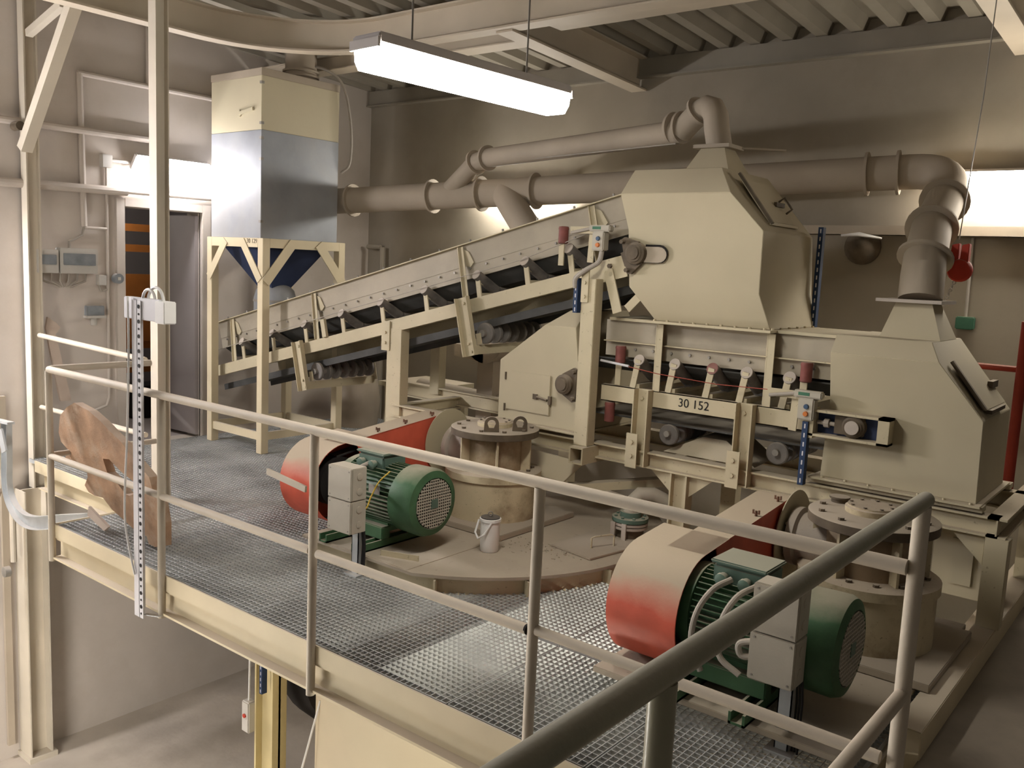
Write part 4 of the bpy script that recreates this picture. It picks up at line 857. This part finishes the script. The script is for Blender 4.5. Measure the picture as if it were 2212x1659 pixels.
tag(MB().tube(cr([(-4.12, 3.96, .64), (-4.16, 3.90, .57), (-4.19, 3.86, .47), (-4.20, 3.83, .40), (-4.25, 3.76, .34)]), .005, 8).build('yellow_cable', 'yellow'), 'thin yellow cable hanging across the left motor', 'cable')
tk = thing('octagonal_casing', 'dark eight-sided casing behind the right gearbox beneath the base frame', 'casing', (-1.0, 5.6, .1))
oc = [(.60, .0), (.66, .08), (.66, .40), (.60, .52), (.18, .52), (.10, .44), (.10, .08), (.18, 0)]
MB().prism([(-1.30+p[0]*.55, 5.78, .14+p[1]*.85) for p in oc], (0, .45, 0)).build('casing', 'creamh', tk, bevel=.004); MB().box(-1.14, -1.02, 5.765, 5.779, .22, .50).build('cover', 'creamh', tk)

# ------------------------------------------------------------------ wooden board leaning in the corner, strut, trunking
wd = thing('weathered_board', 'weathered brown slab with a worn hole leaning behind the front rail', 'board', (-5.6, 3.1, 0))
ol_ = [(-6.86,.58),(-6.83,.71),(-6.72,.79),(-6.6,.84),(-6.38,.81),(-6.21,.76),(-6.03,.69),(-5.91,.65),(-5.8,.59),(-5.7,.54),(-5.55,.47),(-5.51,.39),(-5.42,.32),(-5.38,.19),(-5.38,.03),(-5.48,.0),(-5.56,.0),(-5.59,.05),(-5.75,.06),(-5.9,.1),(-6.06,.14),(-6.19,.2),(-6.31,.19),(-6.4,.2),(-6.46,.24),(-6.41,.31),(-6.42,.35),(-6.65,.38),(-6.77,.39),(-6.69,.46),(-6.82,.51)]
ho_ = [(-6.18,.49),(-6.09,.5),(-5.92,.44),(-5.75,.4),(-5.69,.34),(-5.81,.29),(-5.87,.29),(-6.0,.36),(-6.12,.4)]
bm = bmesh.new()
def wp(p):
    y_ = 3.08-.17*p[1]/.84; f_ = y_/3.1
    return V((p[0]*f_, y_, 2-(2-p[1])*f_))
edges = []
for loop in (ol_, ho_):
    vs = [bm.verts.new(wp(p)) for p in loop]
    for i in range(len(vs)): edges.append(bm.edges.new((vs[i], vs[(i+1) % len(vs)])))
bmesh.ops.triangle_fill(bm, use_beauty=True, use_dissolve=False, edges=edges)
ex = bmesh.ops.extrude_face_region(bm, geom=bm.faces[:]); 
for v in [g for g in ex['geom'] if isinstance(g, bmesh.types.BMVert)]: v.co += V((.01, .055, 0))
bmesh.ops.recalc_face_normals(bm, faces=bm.faces)
bmesh.ops.translate(bm, verts=bm.verts, vec=-ORG[wd])
me = bpy.data.meshes.new('slab'); bm.to_mesh(me); bm.free(); me.materials.append(M['wood'])
ob = bpy.data.objects.new('slab', me); COL.objects.link(ob); ob.parent = wd
tag(MB().prism([(-6.20, 3.00, .15), (-5.92, 3.0, .06), (-5.98, 3.0, .02), (-6.22, 3.0, .08)], (0, .02, 0)).build('wood_offcut', 'cardboard'), 'small pale wood offcut lying against the foot of the brown slab', 'board')
st = thing('perforated_strut', 'white perforated angle strut standing in front of the guard rail', 'strut', (-5.09, 2.77, -.29))
zz = MB(); zz.box(-5.155, -5.095, 2.775, 2.779, -.29, 1.69); zz.box(-5.099, -5.095, 2.775, 2.815, -.29, 1.69); zz.build('angle', 'whiteduct', st)
zz = MB(); zz.box(-5.093, -5.052, 2.775, 2.779, -.29, 1.69); zz.build('angle_face', 'whiteduct', st)
ho = MB()
for i in range(44):
    z = -.26+i*.0445; r = .0125 if i % 2 else .0072
    ho.lathe([(r, 0), (r, .002)], (-5.073, 2.774, z), (0,-1,0), 10)
ho.build('holes', 'dark', st, kind='stuff')
MB().bar((-5.07, 2.80, -.27), (-4.93, 2.82, -.25), .03, .004).build('foot_bracket', 'galv', st)
tr = thing('white_trunking', 'short white cable trunking with box on top of the perforated strut', 'trunking', (-5.0, 2.8, 1.6))
MB().box(-5.26, -4.86, 2.782, 2.83, 1.575, 1.705).build('trunking_body', 'whiteduct', tr, bevel=.004); MB().box(-4.86, -4.76, 2.755, 2.835, 1.57, 1.70).build('end_box', 'white', tr, bevel=.005)
MB().tube(arc((-5.0, 2.80, 1.69), (1,0,0), (0,0,1), .07, math.pi, 0, 10), .009, 8).build('cable_loop', 'white', tr); MB().tube(arc((-4.94, 2.81, 1.69), (1,0,0), (0,0,1), .085, math.pi, 0, 10), .009, 8).build('cable_loop', 'white', tr)
tag(MB().tube(cr([(-5.18, 2.765, 1.71), (-5.175, 2.765, 1.40), (-5.20, 2.765, .9), (-5.235, 2.765, .55), (-5.24, 2.765, .30), (-5.18, 2.765, .10), (-5.13, 2.765, -.02)]), .007, 8).build('hanging_cable', 'white'), 'white cable hanging loosely beside the perforated strut', 'cable')

# ------------------------------------------------------------------ left wall fittings
XF = XW+.0
def dboard(y0, y1, z0, z1, label):
    t = thing('distribution_box', label, 'box', (XW, (y0+y1)/2, z0), 'distribution boxes')
    MB().box(XW, XW+.11, y0, y1, z0, z1).build('case', 'panelgrey', t, bevel=.006)
    MB().box(XW+.11, XW+.122, y0+.025, y1-.025, z0+.08, z1-.05).build('window_cover', 'panelglass', t, bevel=.003)
dboard(3.72, 3.92, 1.73, 1.95, 'smaller grey distribution box beside the left column'); dboard(3.935, 4.29, 1.73, 1.97, 'larger grey distribution box with smoked cover left of the door')
cb = MB(); 
for i in range(6):
    y = 3.80+i*.08; cb.tube([(XW+.05, y, 1.73), (XW+.06, y-.01, 1.66), (XW+.04, 3.95+i*.02, 1.60)], .010, 6)
tag(cb.build('cable_bundle', 'cable'), 'bundle of dusty cables drooping under the distribution boxes', 'cables')
tag(MB().tube([(XW+.04, 4.05, 1.97), (XW+.04, 4.05, 2.03), (XW+.03, 4.18, 2.10), (XW+.03, 4.20, 2.18)], .013, 8).build('cable', 'cable'), 'thick cable curving into the top of the larger distribution box', 'cable')
def conduit(pts, r, label, mat='wallleft'): tag(MB().tube(pts, r, 10).build('conduit', mat), label, 'conduit', 'wall conduits')
conduit([(XW+.03, 4.16, 3.60), (XW+.03, YB-2.0, 3.60)], .028, 'upper horizontal conduit on the left wall running behind the dust filter')
conduit([(XW+.03, 4.18, 3.60), (XW+.03, 4.20, 2.18)], .028, 'vertical conduit on the left wall from the upper conduit to the boxes')
conduit([(XW+.03, 4.86, 3.60), (XW+.03, 4.86, 4.2)], .02, 'short vertical conduit above the upper conduit, left of the middle column')
conduit([(XW+.05, 1.5, 3.06), (XW+.05, 4.95, 3.08)], .035, 'thick horizontal pipe on the left wall above the wall lamp')
conduit([(XW+.05, 1.5, 2.50), (XW+.05, 4.62, 2.545)], .042, 'thick lower horizontal pipe on the left wall ending above the door')
conduit([(XW+.05, 4.62, 2.545), (XW+.05, 6.3, 2.56)], .022, 'thin pipe continuing over the door from the thick lower pipe')
conduit([(XW+.02, 4.43, 2.80), (XW+.02, 4.43, .50), (XW+.02, 4.40, .42), (XW+.02, 4.25, .37)], .014, 'thin conduit dropping from the wall lamp box past the door frame')
conduit([(XW+.03, 4.2, 2.17), (XW+.03, 4.42, 2.17)], .014, 'very short horizontal conduit above the distribution boxes')
s1 = thing('wall_switch', 'grey hooded wall switch left of the door below the distribution boxes', 'switch', (XW, 4.28, 1.3))
MB().box(XW, XW+.07, 4.20, 4.37, 1.32, 1.42).build('case', 'panelglass', s1, bevel=.006); MB().box(XW, XW+.09, 4.19, 4.38, 1.30, 1.325).build('lower_lip', 'panelgrey', s1, bevel=.003); MB().cyl((XW+.03, 4.28, 1.30), (XW+.03, 4.28, 1.23), .03, 12).build('cable_gland', 'panelgrey', s1)
s2 = thing('socket', 'round dusty socket beside the door frame', 'socket', (XW, 4.47, 1.69)); MB().cyl((XW+.05, 4.50, 1.69), (XW+.11, 4.50, 1.69), .05, 16).build('body', 'panelglass', s2); MB().box(XW+.108, XW+.118, 4.485, 4.515, 1.675, 1.705).build('cap', 'panelgrey', s2)
s3 = thing('small_box', 'small square junction box right of the distribution boxes', 'box', (XW, 4.36, 1.64)); MB().box(XW, XW+.06, 4.32, 4.40, 1.62, 1.72).build('case', 'panelgrey', s3, bevel=.004); MB().tube([(XW+.03, 4.34, 1.62), (XW+.03, 4.36, 1.56), (XW+.03, 4.42, 1.58)], .01, 6).build('cable', 'cable', s3)
s4 = thing('small_box', 'square junction box on the left wall beside the wall lamp', 'box', (XW, 4.45, 2.8)); MB().box(XW, XW+.07, 4.37, 4.47, 2.76, 2.88).build('case', 'panelgrey', s4, bevel=.004); MB().tube([(XW+.05, 4.47, 2.83), (XW+.06, 4.66, 2.83)], .016, 8).build('conduit', 'panelgrey', s4)
wb = thing('hanging_board', 'narrow beige board leaning on the left wall behind the short rail', 'board', (XW+.1, 3.86, .35))
MB().prism([(XW+.05, 3.82, 1.32), (XW+.05, 3.90, 1.26), (XW+.06, 3.93, 1.22), (XW+.07, 3.88, 1.16), (XW+.09, 3.99, .60), (XW+.10, 4.0, .52), (XW+.10, 3.90, .52), (XW+.08, 3.84, .9), (XW+.05, 3.80, 1.22)], (.03, 0, 0)).build('board', 'cardboard', wb)
# galvanised cable tray at the far left
ct = thing('cable_tray', 'bent galvanised cable tray at the left edge below the short rail', 'cable tray', (-8.35, 3.4, 0))
pth = cr([(-8.12, 3.25, .44), (-8.13, 3.25, .15), (-8.14, 3.25, -.10), (-8.06, 3.25, -.25), (-7.88, 3.25, -.335), (-7.62, 3.25, -.33), (-7.24, 3.27, -.24), (-6.8, 3.3, -.14)], 5)
rings = []; rail_a = []; rail_b = []
for j, p in enumerate(pth):
    d = (pth[min(j+1, len(pth)-1)]-pth[max(j-1, 0)]).normalized(); n_ = V((0,1,0)).cross(d).normalized()
    rings.append([p-n_*.055, p+n_*.055, p+n_*.055+V((0,.004,0)), p-n_*.055+V((0,.004,0))]); rail_a.append(p-n_*.055); rail_b.append(p+n_*.055)
MB().loft(rings).build('tray_floor', 'galv', ct)
for rl in (rail_a, rail_b): MB().loft([[p-V((0,.045,0)), p+V((0,.004,0)), p+V((.004,.004,.004)), p+V((.004,-.045,.004))] for p in rl]).build('tray_side', 'galv', ct)
mb = MB(); mb.bar((-8.40, 3.20, .455), (-7.95, 3.20, .475), .06, .02); mb.bar((-8.10, 3.17, .40), (-8.02, 3.17, .22), .09, .015, (0,1,0)); mb.build('tray_bracket', 'galv', ct)
wf = thing('insulation_tuft', 'pinkish tuft of insulation with loose wires at the cable tray bend', 'insulation', (-8.3, 3.2, -.25))
tb_ = MB(); tb_.lathe([(.02, 0), (.06, .02), (.075, .07), (.05, .12), (.02, .14)], (-8.32, 3.18, -.26), (0,0,1), 9); tb_.build('tuft', 'cardboard', wf)
for i in range(5): MB().tube(cr([(-8.30, 3.15, -.24), (-8.24+.03*i, 3.14, -.27), (-8.20+.03*i, 3.13, -.30-.01*i)], 3), .005, 5).build('wire', 'white', wf)
pc = thing('vertical_conduit', 'cream conduit pipe with clamp on the left column below the cable tray', 'conduit', (-8.45, 3.40, -.9))
MB().tube([(-8.47, 3.40, -.28), (-8.47, 3.40, -.92)], .028, 10).build('pipe', 'rail', pc); MB().lathe([(.05, 0), (.05, .05), (.03, .055)], (-8.47, 3.36, -1.0), (0,-1,0), 12).build('clamp', 'steel', pc)
tag(MB().box(XW+.01, XW+.05, 3.38, 3.44, -2.8, .6).build('cable_channel', 'duct'), 'dark vertical cable channel on the left wall beside the column', 'cable channel')

# ------------------------------------------------------------------ racks in the side room
rk = thing('storage_rack', 'orange storage rack seen through the open door', 'rack', (-10.6, 6.1, -.04))
for y in (5.42, 6.8): MB().box(-10.7, -10.6, y, y+.08, -.04, 2.8).build('upright', 'rubber', rk)
for z in (.0, .45, .75, 1.28, 1.95, 2.2): MB().box(-10.66, -10.62, 5.45, 6.86, z, z+.09).build('rack_beam', 'orange', rk)
tag(MB().box(-10.5, -10.1, 5.45, 6.0, -.04, .35).build('dark_crate', 'dark', bevel=.02), 'dark crate on the floor of the side room', 'crate')
tag(MB().box(-10.58, -10.54, 5.45, 6.1, .85, 1.68).build('orange_panel', 'orange'), 'orange panel hanging on the storage rack seen through the door', 'panel')

# ------------------------------------------------------------------ back wall fittings
ty = thing('cable_tray', 'long horizontal cable tray along the back wall behind the drop duct', 'cable tray', (-1.5, YB-.05, 2.42))
MB().box(-3.4, 2.5, YB-.10, YB-.094, 2.385, 2.465).build('tray_side', 'duct', ty); MB().box(-3.4, 2.5, YB-.10, YB, 2.385, 2.391).build('tray_floor', 'duct', ty)
bl = thing('bulkhead_light', 'unlit oval caged bulkhead lamp on the back wall behind the blue duct', 'lamp', (-2.5, YB, 2.3))
MB().lathe([(.15, 0), (.15, .03), (.10, .08), (.03, .10)], (-2.5, YB, 2.29), (0,-1,0), 24).build('dome', 'bronze', bl)
for i in range(3): MB().tube([(-2.66+.03*i, YB-.10-.02*i, 2.38), (-2.5, YB-.13-.02*i, 2.40-.01*i), (-2.32, YB-.12, 2.36)], .009, 6).build('cable_over_lamp', 'white', bl)
sk = thing('green_socket', 'green wall socket on the back wall beneath the tray', 'socket', (-1.63, YB, 1.7)); MB().box(-1.70, -1.57, YB-.09, YB, 1.66, 1.76).build('case', 'greensock', sk, bevel=.008); MB().tube([(-1.64, YB-.03, 1.76), (-1.65, YB-.03, 2.38)], .012, 8).build('conduit', 'cable', sk)
rp = thing('red_pipe', 'red pipe run with vertical riser at the right edge', 'pipe', (-1.05, 6.95, 0)); MB().tube([(-1.06, 6.9, .0), (-1.06, 6.9, 1.78)], .035, 14).build('riser', 'redpipe', rp); MB().tube([(-1.06, 6.95, 1.45), (-1.6, 6.95, 1.45)], .022, 10).build('branch', 'redpipe', rp)
ho2 = thing('chain_hoist', 'red hand chain hoist hanging beside the drop duct', 'hoist', (-1.38, 6.3, 2.2))
for dx_ in (-.03, .03): MB().prism([(-1.39+dx_-.022, 6.28, 2.26), (-1.39+dx_+.022, 6.28, 2.27), (-1.39+dx_+.022, 6.28, 2.14), (-1.39+dx_-.030, 6.28, 2.14)], (0, .06, 0)).build('cheek_plate', 'redhoist', ho2, bevel=.004)
MB().lathe([(.065, 0), (.075, .02), (.075, .05), (.06, .07)], (-1.385, 6.27, 2.10), (0,1,0), 18).build('wheel_cover', 'redhoist', ho2)
chn = MB()
for i in range(9): chn.tube(arc((-1.41-.008*i, 6.30, 2.02-.024*i), (0,1,0) if i % 2 else (1,0,0), (0,0,1), .010, 0, 2*math.pi, 8), .003, 5)
chn.build('load_chain', 'steel', ho2)
tag(MB().tube([(-1.36, 6.4, 4.1), (-1.38, 6.4, 3.2), (-1.43, 6.4, 2.30)], .004, 6).build('hanging_wire', 'steel'), 'thin wire hanging from the roof in front of the drop duct elbow', 'wire')
sf = thing('fan_scroll', 'curved duct housing behind the inclined conveyor leg', 'duct', (-5.5, 6.8, 1.1)); MB().lathe([(.24, 0), (.24, .22)], (-5.62, 6.6, 1.28), (0,1,0), 28).build('scroll', 'duct', sf); MB().prism([(-5.62, 6.6, 1.04), (-6.0, 6.6, 1.08), (-6.0, 6.6, 1.20), (-5.62, 6.6, 1.20)], (0,.22,0)).build('outlet', 'duct', sf); MB().box(-5.72, -5.52, 6.64, 6.78, 0, 1.06).build('stand', 'duct', sf)
tag(MB().tube([(-6.6, 6.75, .68), (-4.6, 6.75, .62)], .09, 14).build('floor_pipe', 'duct'), 'fat dusty pipe lying behind the inclined conveyor legs', 'pipe')
tag(MB().tube([(XW+.1, YB-.1, 2.15), (XW+.3, YB-.06, 2.15)], .03, 8).tube([(-8.35, YB-.08, 2.15), (-8.35, YB-.08, -.2)], .03, 8).build('corner_pipe', 'wall'), 'dusty vertical pipe in the back corner beside the dust filter', 'pipe')
bt = thing('work_bench', 'small cream steel bench behind the dust filter stand', 'bench', (-6.9, 7.0, 0))
for x in (-7.2, -6.6):
    for y in (6.8, 7.4): MB().box(x, x+.06, y, y+.06, 0, .62).build('leg', 'cream', bt)
MB().box(-7.25, -6.5, 6.75, 7.5, .62, .67).build('top', 'cream', bt)
tag(MB().lathe([(.25, 0), (.28, .3), (.22, .7), (.1, .8)], (-8.1, 7.2, 0), (0,0,1), 20).build('dust_sack', 'duct'), 'pale full dust sack standing behind the dust filter legs', 'sack')

# ------------------------------------------------------------------ lamps
def lamp(label, p, q, nrm, w, glowmat, group='fluorescent lamps', hang=None):
    """p-q axis of the fixture, nrm = direction the diffuser faces"""
    p, q, nrm = V(p), V(q), V(nrm).normalized(); d = (q-p).normalized(); s = d.cross(nrm).normalized()
    t = thing('fluorescent_lamp', label, 'lamp', (p+q)/2, group)
    MB().bar(p-nrm*.02, q-nrm*.02, w, .05, nrm).build('housing', 'lampbody', t, bevel=.008)
    prof = [(-.5, .006), (-.47, .06), (-.33, .10), (.33, .10), (.47, .06), (.5, .006)]
    r0 = [p+d*.012+s*(a*w)+nrm*b_ for a, b_ in prof]; r1 = [q-d*.012+s*(a*w)+nrm*b_ for a, b_ in prof]
    MB().loft([r0, r1]).build('diffuser', glowmat, t)
    for e_, o_ in ((p, -d), (q, d)): MB().bar(e_+o_*.0+nrm*.0, e_+o_*.012+nrm*.0, w*1.02, .04, nrm).build('end_cap', 'lampbody', t)
    if hang:
        for u in (.2, .8):
            c = p+(q-p)*u; MB().tube([c-nrm*.04, V((c.x, c.y, hang))], .005, 6).build('suspension_rod', 'steel', t)
    return t
lamp('bright hanging fluorescent lamp in the middle of the picture below the roof', (-2.99, 2.66, 2.90), (-2.91, 3.94, 2.90), (0,0,-1), .19, 'glow_hang', hang=4.2)
lamp('bright wall lamp above the door behind the middle column', (XW+.12, 4.66, 2.84), (XW+.12, 5.46, 2.84), (.75,0,-.65), .165, 'glow_left')
lamp('bright wall lamp on the back wall half hidden by the main duct', (-6.75, YB-.10, 2.80), (-5.55, YB-.10, 2.80), (0,-.75,-.65), .165, 'glow_back')
lamp('bright wall lamp at the right edge on the back wall behind the duct elbow', (-1.86, YB-.12, 2.80), (-.64, YB-.12, 2.80), (0,-.8,-.6), .19, 'glow_right')
lamp('hall lamp hanging near the left wall outside the platform', (-6.95, .35, 3.0), (-6.95, 1.6, 3.0), (0,0,-1), .19, 'glow_hall', hang=4.4)
lamp('wall lamp on the left wall beyond the left column', (XW+.12, 1.25, 2.45), (XW+.12, 2.5, 2.45), (.6,0,-.8), .165, 'glow_far')
lamp('ceiling lamp inside the side room behind the door', (XW-1.6, 4.6, 2.86), (XW-1.6, 5.4, 2.86), (0,0,-1), .165, 'glow_side')
lamp('lamp under the platform in front of the mixer shell', (-2.80, 3.15, -.66), (-2.40, 3.15, -.66), (-.3,.75,-.3), .12, 'glow_under')
lamp('added fill lamp hanging out of view in the hall', (-5.4, -1.9, 3.1), (-5.4, -.65, 3.1), (0,0,-1), .165, 'glow_hall', hang=4.4)  # unseen fill light, added to brighten the fronts of things
lamp('lower hall lamp hanging left of the platform edge', (-5.9, -.7, .25), (-5.8, .55, .25), (0,0,-1), .165, 'glow_low', hang=4.4)
lamp('added fill lamp out of view near the lower floor, brightening the lower wall', (-6.1, .2, -1.25), (-6.0, 1.45, -1.25), (0,0,-1), .165, 'glow_fill', hang=4.4)  # extra fill light, added out of view to lift the lower wall and floor

# ------------------------------------------------------------------ below the platform
yp = thing('yellow_post', 'pale yellow post under the platform with a small control box', 'post', (-5.8, 4.3, ZF))
MB().box(-5.92, -5.68, 4.28, 4.30, ZF, -.28).build('web', 'yellowpost', yp); MB().box(-5.70, -5.68, 4.22, 4.36, ZF, -.28).build('flange', 'yellowpost', yp); MB().box(-5.92, -5.90, 4.22, 4.36, ZF, -.28).build('flange', 'yellowpost', yp)
cs = thing('control_box', 'small grey control box with red button on the yellow post', 'switch', (-5.97, 4.2, -1.85)); MB().box(-6.02, -5.92, 4.16, 4.24, -1.95, -1.68).build('case', 'panelgrey', cs, bevel=.01); MB().cyl((-5.97, 4.16, -1.80), (-5.97, 4.148, -1.80), .018, 10).build('red_button', 'redhoist', cs); MB().tube([(-5.97, 4.2, -1.68), (-5.96, 4.2, -1.2), (-5.98, 4.2, -.5)], .01, 6).build('cable', 'white', cs)
blue_duct(-5.78, 4.20, -1.55, -.3, 'blue cable duct running up the yellow post under the platform')
wh = thing('rubber_drum', 'large dark rubber drum under the platform behind the yellow post', 'drum', (-5.6, 5.0, -1.6)); MB().lathe([(.2, 0), (.62, .02), (.66, .08), (.66, .34), (.62, .40), (.2, .42)], (-5.95, 5.15, -1.45), (1,-.1,0), 40).build('drum', 'rubber', wh); MB().cyl((-5.97, 5.15, -1.45), (-5.50, 5.11, -1.45), .12, 20).build('hub', 'steel', wh); MB().box(-5.9, -5.6, 5.05, 5.25, ZF, -2.0).build('stand', 'rubber', wh)
tag(MB().tube([(-4.85, 4.05, ZF), (-4.85, 4.05, -.3)], .03, 12).build('green_pipe', 'greenpipe'), 'green vertical pipe in front of the lit mixer shell under the platform', 'pipe')
tag(MB().tube([(-4.82, 4.0, -1.2), (-5.0, 3.95, -1.9), (-5.2, 3.9, -2.5)], .008, 6).build('white_cable', 'white'), 'thin white cable slanting beside the green pipe under the platform', 'cable')
